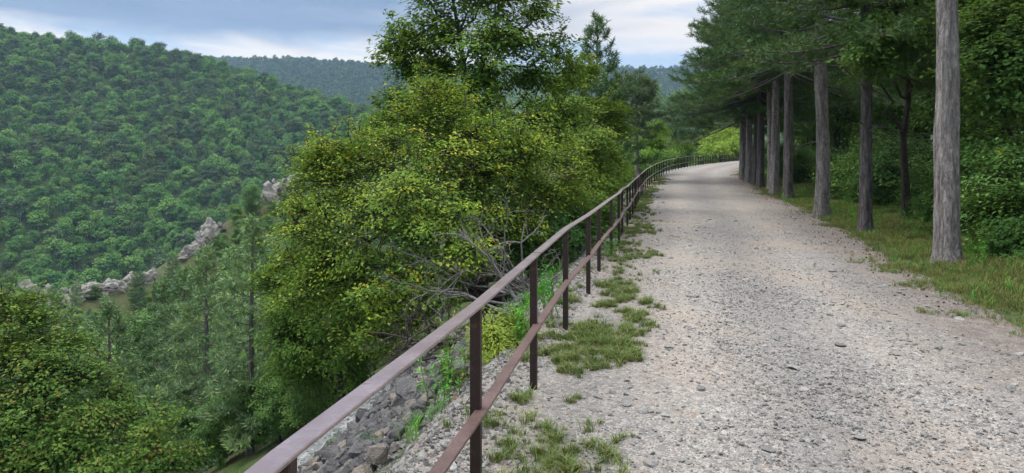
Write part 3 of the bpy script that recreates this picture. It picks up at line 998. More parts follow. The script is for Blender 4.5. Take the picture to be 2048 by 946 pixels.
def place_leaf_tree(name, label, cat_, seed, pxblobs, base_px, base_D, leafmat, n_cl, per, ln, spread, group=None, wood='wood', **kw):
    """blobs given as (px, py, distance, radius in px)"""
    r = np.random.default_rng(seed)
    bx = (base_px - 1024) / F_PX * base_D
    bz = float(zt(bx, base_D)) - 0.1
    o = np.array([bx, base_D, bz])
    blobs = [(P(a, b, d) - o, q / F_PX * d) for a, b, d, q in pxblobs]
    wd_, lf = leaf_tree(r, blobs, (0, 0, 0), n_cl, per, ln, spread, **kw)
    root = thing(name, label, cat_, o, 0, 1, group)
    obj('trunk', mesh('trunk', wd_[0], wd_[1], M[wood], smooth=True), root)
    obj('crown', mesh('crown', lf[0], lf[1], M[leafmat], rnd=lf[2]), root)
    return root


place_leaf_tree('plum_tree', 'broad yellowing wild plum tree leaning over the slope just beyond the railing', 'tree', 1,
                [(640, 320, 13, 60), (720, 335, 13.3, 95), (850, 260, 13.6, 100), (950, 320, 12.8, 115), (805, 410, 12.2, 130), (660, 440, 12.6, 85), (592, 445, 12.8, 50),
                 (700, 555, 12.2, 110), (625, 590, 12.6, 70), (790, 610, 11.9, 90), (735, 680, 12, 60), (905, 470, 11.6, 105), (1040, 330, 13, 105), (1000, 440, 12.6, 80),
                 (860, 560, 11.5, 75), (1090, 400, 13.6, 70), (660, 360, 13, 70), (580, 520, 12.9, 45), (880, 180, 13.8, 45), (1120, 330, 14, 70)],
                1040, 12.8, 'plum_leaf', 3000, 26, 0.070, 0.12, trunk_r=0.13, hue=(0.44, 0.30), flat=0.40, sub=10, sprays=0.28)
place_leaf_tree('ash_tree', 'tall mid-green ash tree rising behind the yellowing plum tree', 'tree', 2,
                [(800, 120, 17, 50), (870, 50, 17, 85), (965, 120, 16.3, 100), (1045, 60, 16.5, 85), (1085, 160, 16.6, 70), (930, 225, 16, 90), (835, 205, 17, 65), (765, 250, 17, 45),
                 (985, -40, 16.8, 90), (890, -50, 17.2, 70), (1040, 240, 16.2, 80), (1080, -30, 16.8, 55), (800, 60, 17.3, 35), (1110, 90, 16.9, 40), (860, 130, 17, 60), (720, 300, 16.5, 50), (900, 290, 15.5, 75), (1000, 290, 15.5, 80), (1090, 260, 16.5, 70), (800, 290, 15.8, 60)],
                965, 16.2, 'ash_leaf', 1350, 24, 0.135, 0.16, trunk_r=0.16, hue=(0.55, 0.3), ratio=0.45, flat=0.6, droop=0.45, sprays=0.25)
place_leaf_tree('hornbeam_tree', 'light green hornbeam with layered sprays right of the ash tree', 'tree', 3,
                [(1160, 150, 23, 40), (1190, 230, 22.5, 65), (1215, 300, 23.5, 45), (1140, 250, 20.5, 70), (1180, 365, 20.5, 50), (1160, 320, 20, 75), (1120, 180, 22, 45), (1222, 345, 25, 32), (1130, 400, 18, 60)],
                1180, 21, 'hornbeam_leaf', 950, 26, 0.115, 0.19, trunk_r=0.13, hue=(0.45, 0.2), flat=0.3)
place_leaf_tree('hornbeam_tree', 'green hornbeam low on the slope under the yellowing plum tree', 'tree', 4,
                [(645, 690, 14.5, 85), (585, 640, 14.8, 60), (700, 735, 13.5, 50), (740, 640, 13.6, 80), (640, 560, 15, 80), (600, 720, 15, 60), (690, 640, 14, 70), (560, 560, 15.5, 45)],
                690, 14.2, 'hornbeam_leaf', 950, 28, 0.080, 0.14, trunk_r=0.09, hue=(0.25, 0.2), flat=0.35)
place_leaf_tree('oak_tree', 'oak with browning leaf tips filling the near corner below the railing', 'tree', 5,
                [(40, 700, 15, 110), (120, 800, 14.5, 105), (30, 860, 14, 110), (200, 860, 14.3, 90), (300, 880, 14, 75), (335, 940, 14, 60), (15, 620, 16, 55), (225, 800, 15, 40), (100, 940, 13.5, 110),
                 (250, 960, 13.5, 90), (-60, 760, 14, 120), (-60, 900, 13, 120), (60, 640, 15.6, 40)],
                90, 15, 'oak_leaf', 2100, 26, 0.090, 0.15, trunk_r=0.16, hue=(0.45, 0.28), flat=0.35)
place_leaf_tree('hazel_shrub', 'dark green hazel shrub on the slope beside the dead branches', 'shrub', 6,
                [(1085, 470, 12.8, 55), (1140, 450, 14, 50), (1050, 520, 12.5, 45), (1180, 430, 15.5, 50), (1110, 520, 13, 35)],
                1100, 13, 'forest_leaf', 330, 20, 0.10, 0.18, trunk_r=0.07, hue=(0.4, 0.2))
place_leaf_tree('hazel_shrub', 'leafy green shrub under the light hornbeam at the edge of the railing', 'shrub', 7,
                [(1190, 405, 19, 34), (1215, 378, 22, 28), (1240, 352, 27, 22), (1205, 345, 24, 36)],
                1225, 21, 'hornbeam_leaf', 420, 20, 0.10, 0.2, trunk_r=0.06, hue=(0.2, 0.15))
# far bushes by the bend
place_leaf_tree('bright_bush', 'bright yellow-green bush behind the far end of the railing', 'bush', 8,
                [(1425, 285, 108, 26), (1448, 272, 110, 24), (1460, 295, 106, 24), (1415, 300, 106, 16), (1440, 305, 105, 20)], 1440, 108, 'bright_leaf', 330, 20, 0.32, 0.55, trunk_r=0.15, flat=0.6)
place_leaf_tree('bright_bush', 'light green bush half hidden behind the first pine trunks at the bend', 'bush', 9,
                [(1476, 280, 112, 26), (1490, 300, 112, 24), (1480, 255, 116, 22)], 1482, 112, 'bright_leaf', 260, 20, 0.32, 0.55, trunk_r=0.15, flat=0.6, hue=(0.3, 0.2))
place_leaf_tree('olive_bush', 'low olive-green bush behind the railing before the bend', 'bush', 10,
                [(1340, 305, 82, 24), (1362, 302, 84, 22), (1325, 312, 80, 18)], 1345, 82, 'hornbeam_leaf', 260, 20, 0.24, 0.4, trunk_r=0.1, flat=0.6, hue=(0.55, 0.2))
place_leaf_tree('olive_bush', 'yellowish bush beside the pale-barked pine beyond the railing', 'bush', 11,
                [(1300, 290, 50, 30), (1295, 320, 48, 26), (1312, 262, 52, 20), (1285, 335, 44, 22)], 1300, 49, 'plum_leaf', 420, 20, 0.15, 0.3, trunk_r=0.08, hue=(0.45, 0.2))
# bright low shrub and weeds right behind the railing
place_leaf_tree('fern_shrub', 'bright yellow-green feathery shrub between the two nearest railing posts', 'shrub', 12,
                [(985, 680, 6.6, 45), (1025, 655, 7.0, 42), (1010, 700, 6.4, 35), (1050, 690, 6.8, 30), (965, 655, 7, 22)], 1008, 6.7, 'fern_leaf', 200, 26, 0.05, 0.08, trunk_r=0.012, flat=0.5, droop=0.3, ratio=0.32, hue=(0.6, 0.3))

# ------------------------------------------------------------------ dead branches below the plum tree
def dead_bush(r, n_main, spread_dir, L0, depth=3):
    groups = {}
    def grow(p, d, L, rad_, lvl):
        m = 6
        pts = [p]
        for i_ in range(m - 1):
            d = unit(d + r.normal(0, 0.20, 3) + np.array([0, 0, -0.03]))
            pts.append(pts[-1] + d * L / (m - 1))
        pts = np.array(pts)
        groups.setdefault(lvl, []).append((pts, np.linspace(rad_, rad_ * 0.35, m)))
        if lvl < depth:
            for q in range(r.integers(3, 6)):
                i_ = r.integers(1, m)
                dd = unit(pts[min(i_ + 1, m - 1)] - pts[i_ - 1]) + r.normal(0, 0.65, 3)
                grow(pts[i_], unit(dd), L * r.uniform(0.35, 0.62), rad_ * 0.5, lvl + 1)
    for i_ in range(n_main):
        d = unit(np.asarray(spread_dir) + r.normal(0, 0.5, 3))
        grow(r.normal(0, 0.12, 3) * np.array([1, 1, 0.3]), d, L0 * r.uniform(0.7, 1.15), 0.022 * r.uniform(0.7, 1.4), 0)
    out = []
    for lvl, g in groups.items():
        out.append(tubes(np.array([a for a, _ in g]), np.array([b for _, b in g]), 5 if lvl < 2 else 3))
    return cat(out)


for (px, D_, sp, L_, nm, lab, sd_) in ((1060, 11.5, (-0.6, -0.35, 0.5), 1.7, 10, 'tangle of bare grey branches reaching left from under the plum tree', 5),
                                       (1020, 10.2, (-0.7, -0.2, 0.15), 1.4, 9, 'bare grey twigs sprawling low on the slope behind the nearest post', 6),
                                       (930, 9.5, (-0.4, -0.1, 0.05), 1.1, 8, 'dark dry brushwood heaped on the rubble below the railing', 8)):
    x = (px - 1024) / F_PX * D_
    V, F = dead_bush(np.random.default_rng(sd_), nm, sp, L_)
    root = obj('dead_shrub', mesh('dead_shrub', V, F, M['grey_wood' if sd_ < 8 else 'wood'], smooth=True), None, (x, D_, float(zt(x, D_))))
    tag(root, lab, 'dead shrub')

# ------------------------------------------------------------------ pines
def pine(r, H, cb, R, r0, n_br, tuft_step=0.22, needles=16, nl=0.15, nw=0.012, profile='round', lean=0.0, up=0.35, bark_sides=14, stubs=6, spread=0.55):
    """returns trunk (V,F), branches (V,F), needles (V,F,rnd)"""
    nq = 22 if bark_sides < 20 else 150
    q = np.linspace(0, 1, nq)
    tx = lean * H * q ** 1.5 + np.interp(q, np.linspace(0, 1, 22), np.cumsum(r.normal(0, 0.006, 22))) * H * 0.12
    ty = np.interp(q, np.linspace(0, 1, 22), np.cumsum(r.normal(0, 0.006, 22))) * H * 0.12
    tk = np.stack([tx - tx[0], ty - ty[0], q * H], -1)
    rr = r0 * (1 - 0.92 * q ** 1.15) + 0.01
    rr *= 1 + 0.34 * np.exp(-q * H / 0.24)
    TV, TF = tubes(tk[None], rr[None], bark_sides)
    a_ = np.arctan2(TV[:, 1], TV[:, 0])
    lump = 1 + 0.07 * np.sin(a_ * 3 + TV[:, 2] * 0.9) + 0.05 * np.sin(a_ * 5 - TV[:, 2] * 2.1 + 1)
    if bark_sides >= 20:
        lump = lump + 0.09 * np.exp(-TV[:, 2] / 0.22) * np.sin(a_ * 4 + r0 * 90) + (fbm(a_ * 7.0, TV[:, 2] * 2.6, 3.7, 4) * 0.26) + (vnoise(a_ * 13, TV[:, 2] * 5, 9) - 0.5) * 0.07
    cx = np.interp(TV[:, 2], tk[:, 2], tk[:, 0])
    cy = np.interp(TV[:, 2], tk[:, 2], tk[:, 1])
    TV[:, 0] = cx + (TV[:, 0] - cx) * lump
    TV[:, 1] = cy + (TV[:, 1] - cy) * lump
    B, BR, SB, tp_, td_, tb_ = [], [], [], [], [], []
    for i_ in range(n_br):
        t = (i_ + r.random()) / n_br
        h = cb + (H - cb) * t * 0.985
        if profile == 'round':
            L = R * (1 - t ** 1.15) * r.uniform(0.75, 1.1) + 0.3
        elif profile == 'cone':
            L = R * (1 - t) ** 0.85 * r.uniform(0.7, 1.1) + 0.15
        else:
            L = R * (0.45 + 0.55 * math.sin(math.pi * min(1, t * 0.85 + 0.15))) * r.uniform(0.6, 1.1)
        az_ = i_ * 2.39996 + r.normal(0, 0.35)
        el = rad(-14 + 56 * t) + r.normal(0, 0.12)
        p = np.array([np.interp(h, tk[:, 2], tk[:, 0]), np.interp(h, tk[:, 2], tk[:, 1]), h])
        m = 7
        pts = [p]
        for s_ in range(m - 1):
            el2 = el - 0.10 + up * (s_ / (m - 2)) ** 1.5 * 1.3
            d = np.array([math.cos(az_) * math.cos(el2), math.sin(az_) * math.cos(el2), math.sin(el2)])
            az_ += r.normal(0, 0.08)
            pts.append(pts[-1] + d * L / (m - 1))
        pts = np.array(pts)
        b0 = min(0.014 + 0.009 * L, r0 * 0.5)
        B.append(pts)
        BR.append(np.linspace(b0, 0.006, m))
        hue = r.random()
        nsub = max(3, int(L * 5.5))
        for s_ in range(nsub):
            u_ = 0.18 + 0.82 * (s_ + r.random()) / nsub
            f = u_ * (m - 1)
            j = min(int(f), m - 2)
            pp = pts[j] + (pts[j + 1] - pts[j]) * (f - j)
            dd = unit(pts[j + 1] - pts[j])
            sd2 = unit(np.cross(dd, np.array([0, 0, 1.0]))) * (1 if s_ % 2 else -1)
            sub = unit(dd * 0.75 + sd2 * r.uniform(0.5, 1.0) + np.array([0, 0, r.uniform(0.0, 0.45)]))
            sL = (0.30 * L * (1.15 - u_) + 0.22) * r.uniform(0.7, 1.2)
            e_ = pp + sub * sL + np.array([0, 0, 0.06 * sL])
            nt = max(1, int(sL / tuft_step))
            for q_ in range(nt):
                tp_.append(pp + (e_ - pp) * (0.45 + 0.55 * (q_ + 1) / nt))
                td_.append(unit(sub + np.array([0, 0, 0.45])))
                tb_.append(np.clip(0.5 * hue + 0.5 * r.random(), 0, 1))
            SB.append((pp, (pp + e_) / 2 - np.array([0, 0, 0.02 * sL]), e_))
        tp_.append(pts[-1])
        td_.append(unit(pts[-1] - pts[-2] + np.array([0, 0, 0.1])))
        tb_.append(0.9)
    for i_ in range(stubs):
        h = cb * r.uniform(0.45, 1.0)
        az_ = r.random() * 6.28
        p = np.array([np.interp(h, tk[:, 2], tk[:, 0]), np.interp(h, tk[:, 2], tk[:, 1]), h])
        L = r.uniform(0.2, 1.1) * min(1, R * 0.4)
        d = np.array([math.cos(az_), math.sin(az_), r.normal(0, 0.2)])
        pts = p + d * np.linspace(0, L, 7)[:, None] + np.cumsum(r.normal(0, 0.03, (7, 3)), 0) * L
        B.append(pts)
        BR.append(np.linspace(0.022, 0.007, 7))
    BV, BF = cat([tubes(np.array(B), np.array(BR), 4), tubes(np.array(SB), np.tile(np.array([[0.010, 0.007, 0.004]]), (len(SB), 1)), 3)])
    T = np.array(tp_)
    Dn = np.array(td_)
    hb = np.array(tb_)
    nT = len(T)
    ci = np.repeat(np.arange(nT), needles)
    nd = unit(Dn[ci] * 0.75 + unit(r.normal(size=(nT * needles, 3))) * (spread + 0.35))
    st = T[ci] - Dn[ci] * (r.random((nT * needles, 1)) * nl * 1.1)
    ll = nl * r.uniform(0.75, 1.2, (nT * needles, 1))
    tip = st + nd * ll
    sdv = unit(np.cross(nd, unit(r.normal(size=nd.shape)))) * nw * 0.5
    V = np.stack([st + nd * ll * 0.12 - sdv, st + nd * ll * 0.12 + sdv, tip], 1).reshape(-1, 3)
    F = np.arange(len(V)).reshape(-1, 3)
    return (TV, TF), (BV, BF), (V, F, np.clip(hb[ci] * 0.8 + 0.2 * r.random(len(ci)), 0, 1))


def wood_mesh(t, b, bark, bough):
    V, F = cat([t, b])
    me = mesh('trunk', V, F, M[bark], smooth=True)
    me.materials.append(M[bough])
    mi = np.zeros(len(F), np.int32)
    mi[len(t[1]):] = 1
    me.polygons.foreach_set('material_index', mi)
    return me


def pine_parts(root, data, bark, needle, bough='dark_bark'):
    t, b, nd = data
    return [obj('trunk', wood_mesh(t, b, bark, bough), root), obj('crown', mesh('crown', nd[0], nd[1], M[needle], rnd=nd[2]), root)]


# the row of old pines along the right edge of the path
row = [  # px of the foot, y of the foot, distance, trunk radius, height, crown base, radius, lean, label
    (1897, 532, 11.2, 0.168, 15.0, 7.5, 3.2, -0.006, 'thick grey-barked pine trunk nearest the camera on the grassy verge', 'pine_bark'),
    (1732, 467, 16.0, 0.128, 11.5, 4.0, 2.4, -0.010, 'slender dark pine trunk second from the front of the row along the path', 'dark_bark'),
    (1645, 432, 20.8, 0.19, 14.5, 4.8, 4.3, -0.004, 'stout pale pine with flared foot third from the front of the row', 'pine_bark'),
    (1577, 401, 28.5, 0.185, 14.5, 5.0, 4.4, 0.012, 'dark-barked pine in the row leaning slightly right, left of the stout pale one', 'dark_bark'),
    (1549, 391, 32.0, 0.185, 14.0, 5.2, 4.3, 0.022, 'grey pine leaning right in the row where the path narrows to the eye', 'pine_bark'),
    (1543, 384, 35.0, 0.170, 12.5, 5.4, 3.0, -0.020, 'thin pine leaning left behind the leaning grey pine', 'pine_bark'),
    (1521, 377, 37.5, 0.19, 14.0, 4.5, 4.7, 0.003, 'dark pine at the middle of the far clump of trunks', 'dark_bark'),
    (1511, 372, 39.5, 0.190, 13.0, 4.5, 4.4, 0.004, 'dark pine pressed against its neighbour in the far clump of trunks', 'dark_bark'),
    (1498, 366, 41.5, 0.195, 13.5, 4.2, 4.5, 0.000, 'pale pine second from the far end of the row', 'pine_bark'),
    (1485, 360, 44.5, 0.21, 14.0, 3.7, 4.7, 0.004, 'last pine of the row, standing by the bend of the path with broken branch stubs', 'pine_bark'),
]
for i, (px, py, D_, r0, H, cb, R, lean, lab, bk) in enumerate(row):
    r = np.random.default_rng(500 + i)
    x = (px - 1024) / F_PX * D_
    root = thing('pine_tree', lab, 'tree', (x, D_, float(zt(x, D_)) - 0.06), 0, 1, 'old pines lining the right side of the path')
    data = pine(r, H, cb, R, r0, 86 if i else 24, 0.14, 15, 0.20, 0.024, 'round', lean, 0.28, 44, 8, 0.6)
    pine_parts(root, data, bk, 'needle')

# young pine and pale pine beyond the railing
for (px, ytop, D_, cb, R, r0, nb, prof, lab, bk, nm_, seed, lean) in (
        (1192, 32, 31.0, 2.6, 2.8, 0.10, 52, 'cone', 'young pine with an open pointed crown standing against the sky', 'slope_bark', 'needle', 61, 0.005),
        (1276, 158, 42.0, 3.2, 2.1, 0.14, 46, 'open', 'thin pale-needled pine with a bare crooked trunk beyond the railing', 'slope_bark', 'pale_needle', 62, -0.02),
        (1212, 165, 34.0, 2.0, 1.25, 0.10, 44, 'cone', 'dark young pine lower than the pointed one and close behind it', 'slope_bark', 'needle', 63, 0.0)):
    x = (px - 1024) / F_PX * D_
    bz = float(zt(x, D_))
    H = EYE - (ytop - HOR) / F_PX * D_ - bz
    root = thing('pine_tree', lab, 'tree', (x, D_, bz - 0.05))
    pine_parts(root, pine(np.random.default_rng(seed), H, cb, R, r0, nb, 0.16, 20, 0.24, 0.030, prof, lean, 0.55, 9, 4, 0.5), bk, nm_)

# pine meshes for the slopes (shared data)
proto = []
for i, (prof, H, cb, R, nb) in enumerate((('cone', 10.0, 2.2, 2.3, 64), ('open', 10.0, 3.8, 2.4, 52), ('open', 10.0, 2.6, 2.3, 58), ('cone', 10.0, 1.4, 2.5, 66))):
    d = pine(np.random.default_rng(700 + i), H, cb, R, 0.15, nb, 0.24, 16, 0.30, 0.055, prof, 0.01 * (i - 1.5), 0.25, 8, 8, 0.5)
    proto.append((wood_mesh(d[0], d[1], 'slope_bark', 'slope_bark'), mesh('crown', d[2][0], d[2][1], M['slope_needle'], rnd=d[2][2])))
proto_roots = [None] * 4


def slope_pine(x, y, h, kind, rz, label, group):
    z = float(zt(x, y)) - 0.1
    s_ = h / 10.0
    if proto_roots[kind] is None:
        root = thing('pine_tree', label, 'tree', (x, y, z), rz, s_, group)
        proto_roots[kind] = (root, [obj(m_.name.split('.')[0], m_, root) for m_ in proto[kind]])
        return root
    root, parts = proto_roots[kind]
    return copy_tree(root, parts, (x, y, z), (0, 0, rz), (s_,) * 3, label, group)


# broadleaf meshes for the slopes and the forest (shared data)
def generic_leaf_tree(seed, H, R, cb, n_cl, per, ln, spread, mat, trunk_r, wood='wood', **kw):
    r = np.random.default_rng(seed)
    nb = 13
    blobs = []
    for i_ in range(nb):
        t = (i_ + 0.5) / nb
        a_ = i_ * 2.4 + r.normal(0, 0.3)
        h = cb + (H - cb) * (0.12 + 0.76 * t)
        rho = R * 0.62 * math.sqrt(max(0.05, 1 - (2 * t - 0.85) ** 2)) * r.uniform(0.6, 1.1)
        blobs.append((np.array([rho * math.cos(a_), rho * math.sin(a_), h]), R * r.uniform(0.34, 0.52)))
    wd_, lf = leaf_tree(r, blobs, (0, 0, 0), n_cl, per, ln, spread, trunk_r=trunk_r, **kw)
    return mesh('trunk', wd_[0], wd_[1], M[wood], smooth=True), mesh('crown', lf[0], lf[1], M[mat], rnd=lf[2])


class Kind:
    def __init__(self, name, category, meshes):
        self.name, self.cat, self.meshes, self.first = name, category, meshes, [None] * len(meshes)

    def put(self, i_, x, y, s_, rz, label, group, dz=-0.1):
        z = float(zt(x, y)) + dz
        if self.first[i_] is None:
            root = thing(self.name, label, self.cat, (x, y, z), rz, s_, group)
            self.first[i_] = (root, [obj(m_.name.split('.')[0], m_, root) for m_ in self.meshes[i_]])
            return root
        return copy_tree(*self.first[i_], (x, y, z), (0, 0, rz), (s_,) * 3, label, group)


broad = Kind('broadleaf_tree', 'tree', [generic_leaf_tree(800 + i, 7.0, 2.5, 0.8, 640, 22, 0.15, 0.28, 'slope_leaf', 0.1, flat=0.4) for i in range(3)])
forest = Kind('forest_tree', 'tree', [generic_leaf_tree(820 + i, 10.0, 3.3, 1.6 + i * 0.5, 1150, 16, 0.17, 0.32, 'forest_leaf', 0.13, flat=0.3, hue=(0.5, 0.22)) for i in range(3)])
under = Kind('forest_shrub', 'shrub', [generic_leaf_tree(840 + i, 2.4, 1.3, 0.1, 360, 16, 0.105, 0.2, ('forest_leaf', 'slope_leaf', 'forest_leaf')[i], 0.04, flat=0.4, hue=(0.5, 0.25)) for i in range(3)])

# slope below and left of the path: mixed pines and broadleaf trees
RS = np.random.default_rng(33)
placed = []
G1 = 'pines growing on the slope below the path'
G2 = 'broadleaf trees among the pines on the slope'
PK = ['slim pointed grey-green', 'long-stemmed open-crowned', 'loose irregular grey-green', 'bushy low-branched pointed']


def PW(y, dcrest):
    return 'just under the rocky crest' if dcrest < 14 else 'far down the slope facing the rocky crest' if y > 75 else 'halfway down the slope below the path' if y > 38 else 'on the nearest part of the slope below the railing'


hand = [(275, 548, 98, 1), (152, 588, 96, 1), (425, 545, 84, 0), (345, 512, 102, 2), (498, 560, 70, 3), (395, 690, 42, 3), (480, 690, 38, 1), (345, 640, 60, 2), (250, 665, 62, 1),
        (560, 500, 62, 2), (440, 610, 62, 0), (610, 470, 60, 3), (20, 545, 92, 1), (310, 720, 50, 2), (530, 640, 40, 3), (385, 560, 90, 0), (600, 600, 34, 0)]
labels_hand = {5: 'fresh green young pine rising above its neighbours low on the slope', 0: 'pine with long bare stem left of the others just under the rocky crest',
               1: 'small bare-stemmed pine beneath the pale rocks at the left', 6: 'pine with bare lower trunk beside the young green pine',
               12: 'flat-topped pine at the left edge beside the pale rocks', 9: 'pale pine right of the slope beside the plum tree'}
for i, (px, yt, D_, kd) in enumerate(hand):
    x = (px - 1024) / F_PX * D_
    g = float(zt(x, D_))
    h = EYE - (yt - HOR) / F_PX * D_ - g
    h = min(max(h, 4.5), 14)
    lab = labels_hand.get(i, '%s pine %s' % (PK[kd], PW(D_, 99)))
    slope_pine(x, D_, h, kd, RS.random() * 6.28, lab, G1)
    placed.append((x, D_))
ridge_px = np.array([0, 60, 195, 290, 390, 425, 500, 560, 660, 800])
ridge_py = np.array([600, 585, 578, 555, 500, 462, 412, 378, 345, 330])
np_, nb_ = 0, 0
for it in range(16000):
    y = 16 + 134 * RS.random() ** 1.3
    x = RS.uniform(-0.80, 0.02) * y
    s_ = float(lat(np.float64(x), np.float64(y)))
    if s_ < 6.2 or (y < 20 and x > -0.34 * y):
        continue
    px = 1024 + x / y * F_PX
    z = float(zt(x, y))
    dS, _ = near_line(np.array([x]), np.array([y]), SPUR)
    dmin = 2.6 + 0.008 * y
    if any((x - a) ** 2 + (y - b) ** 2 < dmin ** 2 for a, b in placed):
        continue
    is_p = RS.random() < (0.8 if y < 75 else 0.6)
    h = RS.uniform(6, 10.5) if is_p else RS.uniform(3.5, 6.5)
    if dS[0] < 14:
        h *= 0.62
    py_top = HOR + (EYE - z - h) / y * F_PX
    lim = np.interp(px, ridge_px, ridge_py)
    if py_top < lim + (16 if px < 640 else -60):
        h2 = EYE - (lim + 18 - HOR) / F_PX * y - z
        if h2 < 2.2:
            continue
        h = min(h, h2)
    if py_top > 975 or px < -45:
        continue
    # behind the crest nothing shows; leave it to the far slope
    if y > 70 and np.interp(px, ridge_px, ridge_py) > py_top + 60:
        continue
    if HOR + (EYE - z) / y * F_PX - 0 > 1500:
        continue
    placed.append((x, y))
    if is_p and np_ < 150:
        np_ += 1
        kd = int(RS.integers(0, 4))
        slope_pine(x, y, h, kd, RS.random() * 6.28, '%s pine %s' % (PK[kd], PW(y, dS[0])), G1)
    elif nb_ < 150:
        nb_ += 1
        broad.put(int(RS.integers(0, 3)), x, y, h / 7.0, RS.random() * 6.28, 'small broadleaf tree among the pines ' + PW(y, dS[0]), G2)
for px, D_, yt in ((615, 15.5, 690), (655, 16.5, 660), (700, 17.5, 640), (560, 16, 720), (500, 17, 730), (440, 18, 760), (590, 19, 640), (520, 21, 680), (380, 20, 800)):
    x = (px - 1024) / F_PX * D_
    h = EYE - (yt - HOR) / F_PX * D_ - float(zt(x, D_))
    broad.put(px % 3, x, D_, max(0.3, h / 7.0), px * 1.0, 'small green tree at the foot of the stony slope below the railing', 'small trees at the foot of the stony slope')
# the bushes on the crest beside the rocks
for px, py, D_, s_, lab in ((505, 400, 119, 0.85, 'fresh green bush left of the highest rock on the crest'), (470, 430, 117, 0.6, 'small green bush between two rocks on the crest'),
                            (600, 375, 124, 0.8, 'yellowish bush right of the highest rock on the crest'), (630, 360, 127, 0.8, 'olive bush at the upper end of the rocky crest'),
                            (190, 575, 99, 0.35, 'low bush in the gap between the pale rocks at the left')):
    p = P(px, py, D_)
    broad.put(0 if px % 2 else 1, p[0], p[1], s_, 1.0 + px, lab, 'bushes on the rocky crest', -0.4)
for i in range(330):
    t_ = RS.uniform(0, 10)
    k_ = int(t_)
    a, b = SPUR[k_ + 1], SPUR[min(k_ + 2, 11)]
    p = a + (b - a) * (t_ - k_)
    out = RS.uniform(1.2, 15)
    x, y = p[0] + out * 0.75 + RS.normal(0, 1), p[1] - out * 0.65 + RS.normal(0, 1)
    sc_ = RS.uniform(0.22, 0.5)
    z_ = float(zt(x, y))
    px, pt = 1024 + x / y * F_PX, HOR + (EYE - z_ - 7 * sc_) / y * F_PX
    if px < -20 or px > 760 or pt < np.interp(px, ridge_px, ridge_py) + 6:
        continue
    broad.put(i % 3, x, y, sc_, i * 1.3, 'low bush scattered on the grassy flank just under the rocky crest', 'low bushes under the rocky crest', -0.2)
# pine wood beyond the bend
G3 = 'pines of the wood beyond the bend'
for i in range(34):
    px = RS.uniform(1262, 1475)
    D_ = RS.uniform(118, 165)
    x = (px - 1024) / F_PX * D_
    z = float(zt(x, D_))
    yt = RS.uniform(168, 215) if px > 1300 else RS.uniform(200, 250)
    h = float(np.clip(EYE - (yt - HOR) / F_PX * D_ - z, 6, 19))
    slope_pine(x, D_, h, int(RS.choice([1, 2, 1, 3])), RS.random() * 6.28, 'grey-trunked pine in the dark wood beyond the bend of the path', G3)
for i in range(14):
    px = RS.uniform(1225, 1480)
    D_ = RS.uniform(100, 118) if px > 1330 else RS.uniform(55, 75)
    x = (px - 1024) / F_PX * D_
    if lat(np.float64(x), np.float64(D_)) < 2.5:
        continue
    broad.put(i % 3, x, D_, RS.uniform(0.6, 0.95), RS.random() * 6, 'small broadleaf tree along the outer side of the bend', 'broadleaf trees beyond the far railing')

# forest on the right
pf = []
G4, G5 = 'forest trees behind the row of pines', 'shrubs under the trees on the right'
nf = ns = 0
row_xy = [((a - 1024) / F_PX * d, d) for a, _, d, *_r in row]
for it in range(3000):
    y = 5 + RS.random() ** 0.9 * 95
    x = float(xr(y)) + 4.2 + RS.random() ** 1.2 * 30
    if x > 0.80 * y + 4:
        continue
    if any((x - a) ** 2 + (y - b) ** 2 < 2.9 ** 2 for a, b in pf) or any((x - a) ** 2 + (y - b) ** 2 < 3.4 for a, b in row_xy):
        continue
    if x - xr(y) < 5.0 and y > 15 and RS.random() < 0.4:
        continue
    pf.append((x, y))
    nf += 1
    forest.put(int(RS.integers(0, 3)), x, y, RS.uniform(0.85, 1.25), RS.random() * 6.28, 'dark leafy tree in the forest ' + ('behind the nearest two pines of the row' if y < 22 else 'behind the middle of the row of pines' if y < 45 else 'behind the far end of the row of pines'), G4)
    if nf >= 66:
        break
for it in range(1500):
    y = 6.5 + RS.random() ** 1.3 * 55
    x = float(xr(y)) + 2.5 + RS.random() ** 1.4 * 9
    if x > 0.78 * y + 1.5 or any((x - a) ** 2 + (y - b) ** 2 < 1.2 for a, b in pf):
        continue
    pf.append((x, y))
    ns += 1
    under.put(ns % 3, x, y, RS.uniform(0.35, 1.1), RS.random() * 6.28, ('leafy shrub ', 'lighter green shrub ', 'thin leafy shrub ')[ns % 3] + ('under the trees beside the nearest two pines' if y < 20 else 'under the trees beside the middle of the pine row' if y < 40 else 'under the trees at the far end of the pine row'), G5)
    if ns >= 95:
        break

place_leaf_tree('forest_tree', 'leafy tree whose low boughs hang in front of the slender dark pine', 'tree', 31,
                [(1715, 105, 15.0, 40), (1765, 75, 15.3, 52), (1830, 70, 15.8, 55), (1700, 55, 15.4, 35), (1800, 20, 16, 60), (1760, 130, 15.2, 30), (1850, 130, 16.5, 45), (1740, -20, 16, 60), (1850, -40, 16.5, 60)],
                1815, 18, 'forest_leaf', 420, 24, 0.13, 0.20, trunk_r=0.11, hue=(0.6, 0.2), flat=0.35)
place_leaf_tree('forest_tree', 'leafy tree with yellow-tipped sprays right of the thick grey pine', 'tree', 32,
                [(1965, 110, 13, 80), (2020, 40, 13, 90), (2040, 190, 12.6, 80), (1990, 300, 13, 60), (2050, 330, 12.2, 60), (1955, 220, 14, 55), (1945, 20, 14, 60), (1960, 380, 13.5, 40), (2070, 100, 12.5, 80)],
                2010, 14.2, 'forest_leaf', 620, 24, 0.115, 0.19, trunk_r=0.12, hue=(0.5, 0.25), flat=0.35)
